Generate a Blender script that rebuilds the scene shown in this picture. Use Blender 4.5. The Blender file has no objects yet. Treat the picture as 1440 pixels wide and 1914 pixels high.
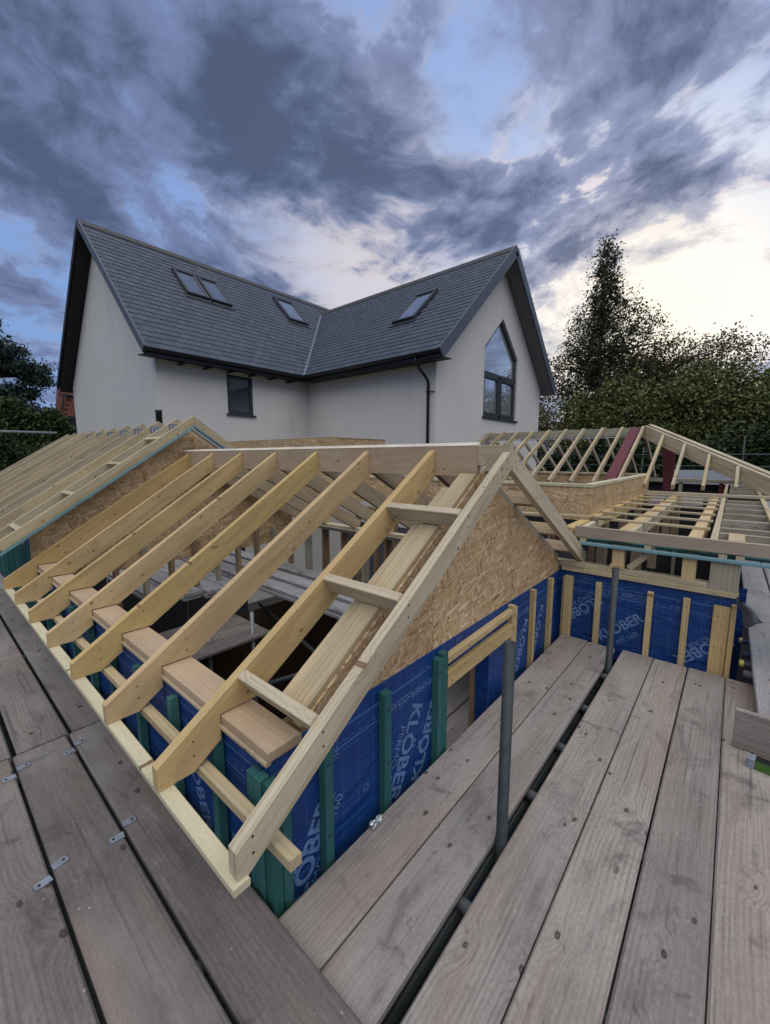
import bpy, math, random
import numpy as np
from mathutils import Matrix, Vector
random.seed(7)
rad = math.radians
S = bpy.context.scene
COL = S.collection

# ------------------------------------------------------------------ camera
F, YAW, PITCH, EYE = 762.0, rad(40.6), rad(7.65), 1.65
fw = Vector((math.cos(YAW)*math.cos(PITCH), math.sin(YAW)*math.cos(PITCH), -math.sin(PITCH)))
rt = Vector((math.sin(YAW), -math.cos(YAW), 0))
up = rt.cross(fw)
cd = bpy.data.cameras.new('camera'); cam = bpy.data.objects.new('camera', cd); COL.objects.link(cam)
cd.sensor_fit = 'VERTICAL'; cd.sensor_height = 24; cd.sensor_width = 24; cd.lens = F/1914*24
cd.clip_start = 0.02; cd.clip_end = 2000
m = Matrix((rt, up, -fw)).transposed().to_4x4(); m.translation = (0, 0, EYE)
cam.matrix_world = m
S.camera = cam

# ------------------------------------------------------------------ node helper
class G:
    def __init__(s, nt): s.nt = nt; nt.nodes.clear()
    def n(s, t, ins=None, **props):
        nd = s.nt.nodes.new(t)
        for k, v in props.items(): setattr(nd, k, v)
        for k, v in (ins or {}).items():
            sock = nd.inputs[k]
            if isinstance(v, bpy.types.NodeSocket): s.nt.links.new(v, sock)
            else: sock.default_value = v
        return nd
    def math(s, op, a, b=0.0, c=0.0, clamp=False):
        return s.n('ShaderNodeMath', {0: a, 1: b, 2: c}, operation=op, use_clamp=clamp).outputs[0]
    def mix(s, f, a, b, bt='MIX'):
        nd = s.n('ShaderNodeMix', data_type='RGBA', blend_type=bt)
        for k, v in ((0, f), (6, a), (7, b)):
            if isinstance(v, bpy.types.NodeSocket): s.nt.links.new(v, nd.inputs[k])
            else: nd.inputs[k].default_value = v if k == 0 or len(v) == 4 else (*v, 1)
        return nd.outputs[2]
    def ramp(s, f, stops):
        nd = s.n('ShaderNodeValToRGB', {0: f}); cr = nd.color_ramp
        if len(stops) == 1: stops = [stops[0], (1.0, stops[0][1])]
        while len(cr.elements) < len(stops): cr.elements.new(0.5)
        for e, (p, c) in zip(cr.elements, stops):
            e.position = p; e.color = (c, c, c, 1) if not hasattr(c, '__len__') else (*c, 1)
        return nd.outputs[0]
    def mr(s, v, a, b, c=0.0, d=1.0, smooth=True):
        return s.n('ShaderNodeMapRange', {0: v, 1: a, 2: b, 3: c, 4: d}, interpolation_type='SMOOTHSTEP' if smooth else 'LINEAR').outputs[0]
    def noise(s, vec, scale, detail=4, rough=0.55, dist=0.0, out=0):
        return s.n('ShaderNodeTexNoise', {'Vector': vec, 'Scale': scale, 'Detail': detail, 'Roughness': rough, 'Distortion': dist}).outputs[out]
    def vor(s, vec, scale, out='Distance', feature='F1', rnd=1.0):
        return s.n('ShaderNodeTexVoronoi', {'Vector': vec, 'Scale': scale, 'Randomness': rnd}, feature=feature).outputs[out]
    def map(s, vec, sc=(1, 1, 1), rot=(0, 0, 0), loc=(0, 0, 0)):
        return s.n('ShaderNodeMapping', {'Vector': vec, 'Scale': sc, 'Rotation': rot, 'Location': loc}).outputs[0]
    def vadd(s, a, b): return s.n('ShaderNodeVectorMath', {0: a, 1: b}, operation='ADD').outputs[0]
    def vmul(s, a, k): return s.n('ShaderNodeVectorMath', {0: a, 'Scale': k}, operation='SCALE').outputs[0]

# ------------------------------------------------------------------ sky
W = bpy.data.worlds.new('World'); S.world = W; W.use_nodes = True
g = G(W.node_tree)
d = g.n('ShaderNodeTexCoord').outputs['Generated']
sep = g.n('ShaderNodeSeparateXYZ', {0: d}); zc = sep.outputs[2]
SUN = (0.955, 0.18, 0.235)
hz = g.math('MAXIMUM', zc, 0.0)
den = g.math('ADD', hz, 0.22)
pv = g.n('ShaderNodeVectorMath', {0: d, 1: g.n('ShaderNodeCombineXYZ', {0: den, 1: den, 2: den}).outputs[0]}, operation='DIVIDE').outputs[0]
warp = g.vmul(g.n('ShaderNodeTexNoise', {'Vector': pv, 'Scale': 1.3, 'Detail': 4.0}).outputs[1], 0.45)
pv2 = g.vadd(pv, warp)
fbm = g.noise(g.map(pv2, (1.0, 1.2, 1.0), (0, 0, rad(25))), 2.9, 8, 0.55)
fine = g.noise(g.map(pv2, (1.2, 1.0, 1.0), (0, 0, rad(25)), (4, 2, 0)), 7.5, 6, 0.62)
dens = g.math('ADD', g.math('MULTIPLY', g.math('SUBTRACT', fbm, 0.478), 3.3), g.math('MULTIPLY', g.math('SUBTRACT', fine, 0.5), 2.2))
BL = [(0.93,-0.02,0.36,0.28,-0.45),(0.86,-0.06,0.52,0.16,-0.25),(0.15,0.88,0.44,0.16,0.25),(0.185,0.794,0.579,0.10,0.50),(0.259,0.787,0.560,0.08,0.35),(0.175,0.856,0.487,0.11,0.40),(0.386,0.656,0.648,0.11,0.40),(0.467,0.636,0.614,0.14,0.50),(0.570,0.512,0.643,0.10,0.70),(0.468,0.706,0.531,0.12,0.70),(0.303,0.826,0.476,0.10,0.45),(0.207,0.870,0.448,0.08,0.30),(0.747,0.207,0.632,0.09,0.50),(0.805,0.215,0.553,0.10,0.75),(0.792,0.129,0.597,0.07,0.40),(0.804,0.051,0.592,0.07,0.30),(0.883,0.128,0.451,0.07,0.50),(0.894,0.058,0.444,0.06,0.40),(0.873,0.205,0.442,0.09,0.60),(0.803,0.366,0.470,0.10,0.55),(0.709,0.499,0.498,0.10,0.55),(0.609,0.617,0.498,0.10,0.50),(0.873,0.285,0.395,0.08,0.40),(0.934,0.132,0.333,0.06,0.45),(0.802,0.431,0.413,0.07,0.25),(0.236,0.760,0.606,0.05,-0.55),(0.343,0.711,0.614,0.04,-0.35),(0.282,0.798,0.533,0.04,-0.30),(0.698,0.403,0.592,0.09,-0.22),(0.670,0.343,0.659,0.08,0.20),(0.783,0.320,0.533,0.05,-0.40),(0.859,0.032,0.510,0.08,-0.50),(0.841,0.077,0.536,0.05,-0.30),(0.555,0.602,0.574,0.04,-0.30),(0.653,0.588,0.477,0.04,-0.25),(0.173,0.924,0.341,0.06,-0.30),(0.143,0.954,0.264,0.09,-0.10),(0.345,0.831,0.436,0.06,-0.30),(0.426,0.792,0.437,0.07,-0.25),(0.620,0.679,0.393,0.13,-0.40),(0.732,0.567,0.377,0.09,-0.40),(0.968,0.095,0.232,0.15,-0.70),(0.965,-0.005,0.264,0.09,-0.60),(0.912,0.301,0.279,0.12,-0.50),(0.928,0.019,0.373,0.07,-0.35)]
dw = g.vadd(d, g.vmul(g.n('ShaderNodeVectorMath', {0: g.n('ShaderNodeTexNoise', {'Vector': pv, 'Scale': 3.0, 'Detail': 5.0, 'Roughness': 0.6}).outputs[1], 1: (0.5, 0.5, 0.5)}, operation='SUBTRACT').outputs[0], 0.22))
for x, y, z, r, w in BL:
    dist = g.n('ShaderNodeVectorMath', {0: dw, 1: (x, y, z)}, operation='DISTANCE').outputs['Value']
    dens = g.math('ADD', dens, g.mr(dist, 0.0, r*1.5, w*0.66, 0.0))
sd = g.n('ShaderNodeVectorMath', {0: d, 1: SUN}, operation='DISTANCE').outputs['Value']
glow = g.mr(sd, 0.0, 0.95, 1.0, 0.0)
gd = g.n('ShaderNodeVectorMath', {0: dw, 1: (0.665, 0.63, 0.395)}, operation='DISTANCE').outputs['Value']
glow3 = g.mr(gd, 0.0, 0.34, 1.0, 0.0)
glow2 = g.mr(sd, 0.02, 0.50, 1.0, 0.0)
elev = g.mr(zc, 0.0, 0.75, 0.0, 1.0, False)
blue = g.mix(elev, (0.120, 0.215, 0.41), (0.165, 0.245, 0.46))
blue = g.mix(g.math('MULTIPLY', glow, 0.75), blue, (0.31, 0.39, 0.57))
blue = g.mix(glow2, blue, (0.74, 0.69, 0.60))
nish = g.n('ShaderNodeTexSky', sky_type='NISHITA', sun_disc=False, sun_elevation=rad(13), sun_rotation=rad(79))
blue = g.mix(1.0, blue, g.vmul(nish.outputs[0], 0.006), 'ADD')
cdark = g.mix(glow, (0.054, 0.078, 0.142), (0.088, 0.110, 0.186))
cdark = g.mix(g.mr(zc, 0.25, 0.7), cdark, g.mix(glow, (0.052, 0.072, 0.128), (0.070, 0.090, 0.156)))
cmid = g.mix(glow, (0.115, 0.150, 0.265), (0.215, 0.240, 0.355))
rim = g.mix(glow, (0.27, 0.32, 0.46), (0.66, 0.57, 0.53))
c = g.mix(g.mr(dens, -0.50, 0.22), blue, cmid)
c = g.mix(g.mr(dens, 0.05, 1.0), c, cdark)
edge = g.math('MULTIPLY', g.mr(dens, -0.42, -0.14), g.mr(dens, -0.14, 0.10, 1.0, 0.0))
edge = g.math('MULTIPLY', edge, g.mr(g.noise(pv2, 4.0, 5, 0.6), 0.42, 0.68))
c = g.mix(g.math('MULTIPLY', edge, g.math('ADD', 0.30, g.math('MULTIPLY', glow, 0.6))), c, rim)
c = g.mix(g.math('MULTIPLY', g.mr(sd, 0.03, 0.30, 1.0, 0.0), g.mr(dens, 0.1, 0.7, 0.85, 0.15)), c, (0.74, 0.68, 0.58))
c = g.mix(g.math('MULTIPLY', glow3, g.mr(dens, -0.1, 0.5, 0.75, 0.0)), c, (0.52, 0.47, 0.46))
c = g.mix(g.mr(zc, -0.02, 0.0, 1.0, 0.0), c, (0.12, 0.12, 0.12))
bg = g.n('ShaderNodeBackground', {0: c, 1: 1.0})
g.nt.links.new(bg.outputs[0], g.n('ShaderNodeOutputWorld').inputs[0])

sun = bpy.data.objects.new('sun', bpy.data.lights.new('sun', 'SUN')); COL.objects.link(sun)
sun.data.energy = 1.6; sun.data.angle = rad(95); sun.data.color = (1.0, 0.95, 0.86)  # wide lamp added as fill from above; the low sun is in the sky
sdir = Vector((-0.25, -0.35, 1.0)).normalized()
sun.rotation_euler = sdir.to_track_quat('Z', 'Y').to_euler()
S.view_settings.view_transform = 'Standard'; S.view_settings.look = 'None'
S.view_settings.exposure = 0.62; S.view_settings.gamma = 1.0; S.view_settings.use_curve_mapping = False

# ------------------------------------------------------------------ materials
def newmat(name):
    M = bpy.data.materials.new(name); M.use_nodes = True
    return M, G(M.node_tree)
def finish(M, g, color, rough=0.8, bump=None, bs=0.3, bd=0.01, metal=0.0, spec=0.35, **extra):
    b = g.n('ShaderNodeBsdfPrincipled')
    def put(k, v):
        if isinstance(v, bpy.types.NodeSocket): g.nt.links.new(v, b.inputs[k])
        else: b.inputs[k].default_value = (*v, 1) if hasattr(v, '__len__') and len(v) == 3 and k != 'Normal' else v
    put('Base Color', color); put('Roughness', rough); put('Metallic', metal); put('Specular IOR Level', spec)
    for k, v in extra.items(): put(k.replace('_', ' '), v)
    if bump is not None:
        put('Normal', g.n('ShaderNodeBump', {'Height': bump, 'Strength': bs, 'Distance': bd}).outputs[0])
    g.nt.links.new(b.outputs[0], g.n('ShaderNodeOutputMaterial').inputs[0])
    return M
def ocoord(g, k=17.0):
    oc = g.n('ShaderNodeTexCoord').outputs['Object']
    r = g.n('ShaderNodeObjectInfo').outputs['Random']
    off = g.n('ShaderNodeCombineXYZ', {0: g.math('MULTIPLY', r, k), 1: g.math('MULTIPLY', r, k*3.1), 2: g.math('MULTIPLY', r, k*1.7)}).outputs[0]
    return g.vadd(oc, off), r, oc
def wood(name, cols, grain_dark, knot=(0.17, 0.09, 0.045), gs=0.35, knots=0.72, rough=0.75, weather=0.0, ks=2.6):
    """sawn timber, grain along local x"""
    M, g = newmat(name); v, r, oc = ocoord(g)
    kw = g.vadd(v, g.vmul(g.noise(v, 9, 3, out=1), 0.022))
    ksp = g.n('ShaderNodeSeparateXYZ', {0: kw})
    kxy = g.n('ShaderNodeCombineXYZ', {0: g.math('MULTIPLY', ksp.outputs[0], 2.0*ks), 1: g.math('MULTIPLY', ksp.outputs[1 if weather else 2], 3.4*ks)}).outputs[0]
    kv = g.n('ShaderNodeTexVoronoi', {'Vector': kxy, 'Scale': 1.0}, voronoi_dimensions='2D')
    kc = g.n('ShaderNodeSeparateXYZ', {0: kv.outputs['Color']}).outputs[0]
    ksel = g.math('GREATER_THAN', kc, knots)
    kr = g.math('MULTIPLY', kc, 0.05)
    kn = g.math('MULTIPLY', g.math('SUBTRACT', 1.0, g.math('MULTIPLY', g.math('SUBTRACT', kv.outputs['Distance'], kr), 28.0), clamp=True), ksel)
    kn = g.math('MULTIPLY', kn, g.mr(kv.outputs['Distance'], 0.0, 0.05, 0.65, 1.0))
    kh = g.math('MULTIPLY', g.mr(kv.outputs['Distance'], 0.05, 0.5, 1.0, 0.0), ksel)
    v2 = g.vadd(v, g.n('ShaderNodeCombineXYZ', {0: 0.0, 1: g.math('MULTIPLY', kh, 0.035), 2: g.math('MULTIPLY', kh, 0.03)}).outputs[0])
    wav = g.vadd(v2, g.vmul(g.noise(g.map(v2, (0.8, 2, 2)), 1.5, 2, out=1), 0.06))
    rings = g.n('ShaderNodeTexWave', {'Vector': g.map(wav, (0.12, 5.0, 3.4), (0.35, 0.02, 0.03)), 'Scale': 3.6 if weather else 2.6, 'Distortion': 6.5, 'Detail': 3.0, 'Detail Scale': 1.2}, wave_type='RINGS', rings_direction='X').outputs[1]
    fib = g.noise(g.map(v2, (2.0, 90, 90)), 1.0, 5, 0.65)
    blot = g.noise(g.map(v, (0.8, 2.6, 2.6)), 1.6, 5, 0.6)
    base = g.ramp(r, [(i/max(1, len(cols)-1), c) for i, c in enumerate(cols)])
    gmask = g.mr(g.noise(g.map(v, (0.7, 3, 3), loc=(9, 2, 4)), 1.5, 3), 0.35, 0.65, 0.25, 1.0)
    base = g.mix(g.math('MULTIPLY', g.math('MULTIPLY', g.mr(rings, 0.45, 0.98), gs*(0.6 if weather else 0.9)), gmask), base, grain_dark)
    base = g.mix(g.math('MULTIPLY', g.mr(fib, 0.45, 0.8), gs*0.9), base, grain_dark)
    base = g.mix(1.0, base, g.ramp(blot, [(0.25, 0.76), (0.7, 1.12)]), 'MULTIPLY')
    base = g.mix(1.0, base, g.ramp(g.noise(g.map(v, (55, 110, 110)), 1.0, 3, 0.7), [(0.3, 0.84 if weather else 0.93), (0.7, 1.14 if weather else 1.05)]), 'MULTIPLY')
    if weather:
        st = g.noise(g.map(v, (1.1, 2.4, 2.4), loc=(5, 3, 1)), 2.2, 8, 0.68, 0.6)
        base = g.mix(g.math('MULTIPLY', g.mr(st, 0.50, 0.74), weather), base, (0.085, 0.075, 0.075))
        st2 = g.noise(g.map(v, (0.7, 1.5, 1.5), loc=(1, 8, 1)), 1.3, 5, 0.6)
        base = g.mix(g.math('MULTIPLY', g.mr(st2, 0.5, 0.75), 0.45*weather), base, (0.40, 0.385, 0.36))
        sc = g.noise(g.map(v, (9, 22, 22), loc=(2, 2, 2)), 1.0, 3, 0.5)
        base = g.mix(g.math('MULTIPLY', g.mr(sc, 0.70, 0.76), 0.75*weather), base, (0.05, 0.045, 0.045))
        cr = g.noise(g.map(v2, (1.2, 45, 45), loc=(7, 1, 2)), 1.0, 3, 0.5, 0.3)
        base = g.mix(g.math('MULTIPLY', g.mr(cr, 0.62, 0.70), 0.55*weather), base, (0.06, 0.052, 0.05))
        rd_ = g.noise(g.map(v, (0.8, 3.0, 1.0), loc=(11, 4, 2)), 1.0, 3, 0.5)
        base = g.mix(g.mr(rd_, 0.52, 0.72, 0.0, 0.32), base, (0.30, 0.215, 0.165))
        mk = g.noise(g.map(g.vadd(v, g.vmul(g.noise(v, 6, 3, out=1), 0.15)), (7, 3.2, 1), (0, 0, 0.5), (3, 6, 2)), 1.0, 6, 0.62)
        base = g.mix(g.math('MULTIPLY', g.mr(mk, 0.60, 0.70), 0.62*weather), base, (0.06, 0.052, 0.052))
        lt = g.noise(g.map(v, (3.0, 14, 14), (0, 0, 0.2), (6, 6, 2)), 1.0, 5, 0.7)
        base = g.mix(g.math('MULTIPLY', g.mr(lt, 0.58, 0.78), 0.35*weather), base, (0.47, 0.45, 0.42))
        sp = g.noise(g.map(v, (40, 40, 40)), 1.0, 2, 0.5)
        base = g.mix(g.math('MULTIPLY', g.mr(sp, 0.72, 0.78), 0.5), base, (0.45, 0.44, 0.42))
    base = g.mix(kn, base, knot)
    h = g.math('ADD', g.math('MULTIPLY', fib, 0.6), g.math('MULTIPLY', rings, 0.25))
    return finish(M, g, base, rough, h, 0.35 if weather else 0.2, 0.004, spec=0.25)
FRESH = wood('fresh sawn spruce', [(0.61, 0.455, 0.215), (0.55, 0.375, 0.15), (0.62, 0.48, 0.25), (0.56, 0.405, 0.215), (0.58, 0.42, 0.175)], (0.34, 0.20, 0.09))
PALE = wood('pale treated softwood', [(0.55, 0.455, 0.27), (0.47, 0.38, 0.235), (0.57, 0.485, 0.34), (0.47, 0.42, 0.28)], (0.29, 0.22, 0.12), gs=0.5)
BEAM = wood('brown grey beam', [(0.42, 0.34, 0.26)], (0.24, 0.17, 0.12), gs=0.45)
PINK = wood('pinkish larch beam', [(0.52, 0.395, 0.27), (0.48, 0.36, 0.23)], (0.36, 0.22, 0.13), gs=0.28)
BROWN = wood('brownish roof timber', [(0.36, 0.28, 0.18), (0.42, 0.33, 0.20), (0.33, 0.24, 0.15)], (0.18, 0.12, 0.07), gs=0.4)
CREAM = wood('cream spruce board', [(0.62, 0.56, 0.37)], (0.5, 0.42, 0.24), gs=0.25, knots=0.9)
SAWN = wood('pale fresh arris', [(0.66, 0.61, 0.50)], (0.62, 0.52, 0.36), gs=0.2, knots=0.9)
GREY = wood('grey treated softwood', [(0.42, 0.40, 0.31), (0.36, 0.32, 0.24), (0.40, 0.36, 0.27)], (0.20, 0.16, 0.11), gs=0.5)
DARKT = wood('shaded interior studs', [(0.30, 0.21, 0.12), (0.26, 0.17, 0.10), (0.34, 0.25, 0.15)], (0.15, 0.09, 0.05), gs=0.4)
BOARD = wood('weathered scaffold board', [(0.350, 0.315, 0.278), (0.270, 0.245, 0.220), (0.37, 0.343, 0.31), (0.315, 0.287, 0.258), (0.345, 0.293, 0.248)], (0.13, 0.105, 0.09), knot=(0.055, 0.042, 0.036), gs=0.55, knots=0.62, rough=0.85, weather=0.75, ks=2.1)
BOARDL = wood('brown worn scaffold board', [(0.200, 0.176, 0.156), (0.155, 0.138, 0.126), (0.215, 0.190, 0.170), (0.215, 0.195, 0.176)], (0.10, 0.08, 0.07), knot=(0.05, 0.038, 0.032), gs=0.5, knots=0.66, rough=0.85, weather=0.85, ks=1.7)
BOARDG = wood('silver weathered scaffold board', [(0.36, 0.365, 0.37), (0.30, 0.30, 0.305)], (0.16, 0.15, 0.145), knot=(0.08, 0.07, 0.065), gs=0.55, knots=0.7, rough=0.85, weather=0.7)
GREEN = wood('green treated batten', [(0.042, 0.145, 0.138), (0.030, 0.115, 0.112), (0.06, 0.175, 0.155)], (0.02, 0.10, 0.09), knot=(0.02, 0.06, 0.05), gs=0.5)
TEAL = wood('pale teal lath', [(0.20, 0.36, 0.39), (0.17, 0.31, 0.34)], (0.11, 0.27, 0.28), gs=0.3, knots=0.95)
YEL = wood('yellow batten', [(0.56, 0.42, 0.20), (0.50, 0.36, 0.16), (0.60, 0.48, 0.27)], (0.36, 0.23, 0.09), gs=0.45)

def osb():
    M, g = newmat('oriented strand board'); v, r, oc = ocoord(g, 5.0)
    wv = g.vadd(v, g.vmul(g.noise(v, 12, 3, out=1), 0.035))
    lay = []
    for i, (a, s) in enumerate(((0.5, 1.0), (-0.75, 1.15), (1.35, 0.9), (-0.1, 1.1), (0.95, 1.3), (-1.2, 1.2), (0.2, 0.85))):
        mv = g.map(g.map(wv, loc=(i*3.3, 0, i)), (13*s, 4, 46*s), (0, 0, 0))
        mv = g.map(g.map(wv, (1, 1, 1), (0, a, 0), (i*3.3, 0, i*1.7)), (9*s, 5, 66*s))
        vn = g.n('ShaderNodeTexVoronoi', {'Vector': mv, 'Scale': 1.0})
        lay.append((g.n('ShaderNodeSeparateXYZ', {0: vn.outputs['Color']}), vn.outputs['Distance']))
    val = lay[0][0].outputs[0]; dist = lay[0][1]
    for i in range(1, 7):
        sel = g.math('GREATER_THAN', lay[i][0].outputs[1], 0.66)
        inv = g.math('SUBTRACT', 1.0, sel)
        val = g.math('ADD', g.math('MULTIPLY', val, inv), g.math('MULTIPLY', lay[i][0].outputs[0], sel))
        dist = g.math('ADD', g.math('MULTIPLY', dist, inv), g.math('MULTIPLY', lay[i][1], sel))
    col = g.ramp(val, [(0.0, (0.27, 0.16, 0.070)), (0.12, (0.47, 0.31, 0.15)), (0.5, (0.57, 0.395, 0.205)), (0.85, (0.66, 0.48, 0.27)), (1.0, (0.78, 0.62, 0.40))])
    col = g.mix(g.mr(dist, 0.45, 0.8, 0.0, 0.55), col, (0.24, 0.13, 0.06))
    big = g.noise(v, 2.2, 3)
    col = g.mix(1.0, col, g.ramp(big, [(0.3, 0.84), (0.7, 1.08)]), 'MULTIPLY')
    return finish(M, g, col, 0.7, g.math('ADD', val, g.math('MULTIPLY', dist, -0.6)), 0.5, 0.004)
OSB = osb()

def membrane():
    M, g = newmat('blue breather membrane'); oc = g.n('ShaderNodeTexCoord').outputs['Object']
    sp = g.n('ShaderNodeSeparateXYZ', {0: oc}); x, z = sp.outputs[0], sp.outputs[2]
    def line(t, pitch, w):
        fr = g.math('FRACT', g.math('MULTIPLY', t, 1/pitch))
        return g.math('LESS_THAN', fr, w/pitch)
    gx = g.math('MULTIPLY', line(x, 0.1, 0.0022), g.math('GREATER_THAN', g.math('FRACT', g.math('MULTIPLY', z, 9.0)), 0.06))
    gz = g.math('MULTIPLY', line(z, 0.1, 0.0022), g.math('GREATER_THAN', g.math('FRACT', g.math('MULTIPLY', x, 7.0)), 0.10))
    def at(h, w, dash=0):
        l = g.math('LESS_THAN', g.math('ABSOLUTE', g.math('SUBTRACT', z, h)), w/2)
        if dash: l = g.math('MULTIPLY', l, g.math('GREATER_THAN', g.math('FRACT', g.math('MULTIPLY', x, dash)), 0.35))
        return l
    tot = g.math('MULTIPLY', g.math('MAXIMUM', gx, gz), 0.38)
    for h, w, ds in ((-0.09, 0.004, 0), (-0.155, 0.003, 22), (-0.175, 0.004, 0)):
        tot = g.math('MAXIMUM', tot, g.math('MULTIPLY', at(h, w, ds), 0.8))
    big = g.noise(oc, 3.0, 4)
    col = g.mix(big, (0.004, 0.030, 0.135), (0.006, 0.052, 0.215))
    col = g.mix(g.math('MULTIPLY', tot, 0.75), col, (0.16, 0.29, 0.58))
    dust = g.noise(g.map(oc, (8, 8, 3)), 2.0, 6, 0.7)
    col = g.mix(g.math('MULTIPLY', g.mr(dust, 0.55, 0.8), 0.18), col, (0.10, 0.12, 0.2))
    w = g.noise(g.map(oc, (1.2, 1.2, 4.5)), 2.2, 4, 0.5, 0.6)
    return finish(M, g, col, 0.5, w, 0.6, 0.045, spec=0.35)
MEMB = membrane()
def simple(name, col, rough=0.6, metal=0.0, var=0.15, sc=8.0, bs=0.1, spec=0.4, **k):
    M, g = newmat(name); v, r, oc = ocoord(g)
    nz = g.noise(v, sc, 5, 0.6)
    c2 = g.mix(1.0, col, g.ramp(nz, [(0.25, 1-var), (0.75, 1+var)]), 'MULTIPLY')
    return finish(M, g, c2, rough, nz, bs, 0.005, metal, spec, **k)
PRINT = simple('pale blue print', (0.11, 0.20, 0.38), 0.6, var=0.45, sc=30)
PRINTD = simple('black stencil ink', (0.05, 0.04, 0.035), 0.8)
GALV = simple('galvanised steel', (0.22, 0.235, 0.25), 0.5, 0.55, 0.35, 14, 0.15)
PGALV = simple('pale zinc', (0.34, 0.37, 0.40), 0.6)
TUBE = simple('dull scaffold tube', (0.030, 0.038, 0.040), 0.5, 0.0, 0.4, 9, 0.2)
CLIP = simple('bare steel plate', (0.26, 0.29, 0.33), 0.5, 0.3, 0.35, 30, 0.2)
YCAP = simple('yellow plastic cap', (0.62, 0.55, 0.12), 0.5)
BLACK = simple('black plastic', (0.012, 0.013, 0.015), 0.35)
DGREY = simple('dark grey aluminium frame', (0.035, 0.040, 0.048), 0.4)
FASC = simple('grey verge trim', (0.075, 0.088, 0.108), 0.5)
SOFF = simple('grey soffit board', (0.16, 0.155, 0.16), 0.6)
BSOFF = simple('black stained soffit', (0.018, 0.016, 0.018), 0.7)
LEAD = simple('lead flashing', (0.13, 0.15, 0.18), 0.45, 0.3, 0.3, 6, 0.3)
SHADE = simple('painted shade black', (0.03, 0.032, 0.036), 0.9)  # near black that stands for shade on low walls and inner sheets
DOSB = simple('osb with painted shade', (0.055, 0.030, 0.016), 0.85)  # strand board colour darkened to hold the shade below the deck
MAROON = simple('maroon primed steel', (0.125, 0.026, 0.034), 0.6)
FLAP = simple('grey damp proof sheet', (0.085, 0.095, 0.105), 0.5, bs=0.5)
FOIL = simple('crumpled foil', (0.62, 0.64, 0.66), 0.25, 0.9, 0.2, 40, 0.8)
LIME = simple('lime green paint', (0.07, 0.16, 0.03), 0.4)
CONC = simple('concrete with painted shade', (0.06, 0.058, 0.055), 0.9, sc=3)  # concrete darkened to stand for the dim inside
DIM = simple('grey lining with painted shade', (0.10, 0.11, 0.13), 0.8)  # indoor shade is put into the lining colour
WHITE = simple('white insulation sheet', (0.42, 0.46, 0.52), 0.6)
BARK = simple('bark', (0.085, 0.06, 0.045), 0.95, sc=12, bs=0.6)
PBARK = simple('pine bark', (0.20, 0.12, 0.08), 0.95, sc=12, bs=0.6)
def render_mat():
    M, g = newmat('textured render'); oc = g.n('ShaderNodeTexCoord').outputs['Object']
    f = g.noise(oc, 45, 4, 0.7); b = g.noise(oc, 0.7, 4); st = g.noise(g.map(oc, (2.5, 2.5, 0.35)), 1.0, 5, 0.65)
    col = g.mix(b, (0.60, 0.58, 0.54), (0.68, 0.66, 0.62))
    col = g.mix(g.math('MULTIPLY', g.mr(st, 0.5, 0.8), 0.35), col, (0.43, 0.415, 0.39))
    return finish(M, g, col, 0.95, f, 0.6, 0.006, spec=0.1)
RENDER = render_mat()
def slate_mat():
    M, g = newmat('blue grey slate'); v, r, oc = ocoord(g, 9)
    n1 = g.noise(v, 6, 6, 0.65)
    wp = g.n('ShaderNodeNewGeometry').outputs['Random Per Island']
    rr = g.math('FRACT', g.math('ADD', r, g.math('MULTIPLY', wp, 7.0)))
    col = g.mix(rr, (0.036, 0.048, 0.068), (0.056, 0.071, 0.095))
    col = g.mix(g.math('MULTIPLY', g.mr(n1, 0.4, 0.75), 0.35), col, (0.085, 0.10, 0.125))
    return finish(M, g, col, 0.55, n1, 0.35, 0.006, spec=0.4)
SLATE = slate_mat()
UNDER = simple('slate underlay', (0.012, 0.014, 0.018), 0.9)
RIDGE = simple('ridge tile clay grey', (0.065, 0.062, 0.066), 0.7)
M, g = newmat('window glass')
GLASS = finish(M, g, (0.58, 0.63, 0.66), 0.03, spec=0.9, IOR=1.7, Metallic=0.75)
M, g = newmat('dark window glass'); GLASS3 = finish(M, g, (0.10, 0.12, 0.14), 0.05, spec=0.8, IOR=1.6, Metallic=0.5)
M, g = newmat('skylight glass'); GLASS2 = finish(M, g, (0.36, 0.41, 0.47), 0.08, spec=0.8, IOR=2.1, Metallic=0.8)
M, g = newmat('clay brick'); v, r, oc = ocoord(g)
BRICK = finish(M, g, g.mix(g.noise(v, 5, 4), (0.20, 0.07, 0.045), (0.30, 0.12, 0.08)), 0.9)
def leafmat(name, a, b, cc):
    M, g = newmat(name)
    wp = g.n('ShaderNodeNewGeometry').outputs['Random Per Island']
    oc = g.n('ShaderNodeTexCoord').outputs['Object']
    n = g.noise(oc, 0.9, 4)
    col = g.ramp(g.math('FRACT', g.math('ADD', wp, g.math('MULTIPLY', n, 0.4))), [(0.0, a), (0.6, b), (0.92, b), (1.0, cc)])
    return finish(M, g, col, 0.6, spec=0.25)
LEAF_DARK = leafmat('ivy leaves', (0.028, 0.036, 0.017), (0.055, 0.068, 0.028), (0.11, 0.105, 0.04))
LEAF_MID = leafmat('hazel leaves', (0.065, 0.085, 0.028), (0.13, 0.15, 0.045), (0.24, 0.20, 0.06))
LEAF_AUT = leafmat('autumn leaves', (0.07, 0.068, 0.028), (0.12, 0.11, 0.045), (0.22, 0.16, 0.055))
LEAF_PINE = leafmat('pine needles', (0.014, 0.034, 0.024), (0.030, 0.060, 0.040), (0.05, 0.08, 0.05))
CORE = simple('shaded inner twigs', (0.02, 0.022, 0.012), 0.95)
LEAF_HEDGE2 = leafmat('dull green leaves', (0.025, 0.042, 0.014), (0.05, 0.075, 0.022), (0.09, 0.105, 0.035))
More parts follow.
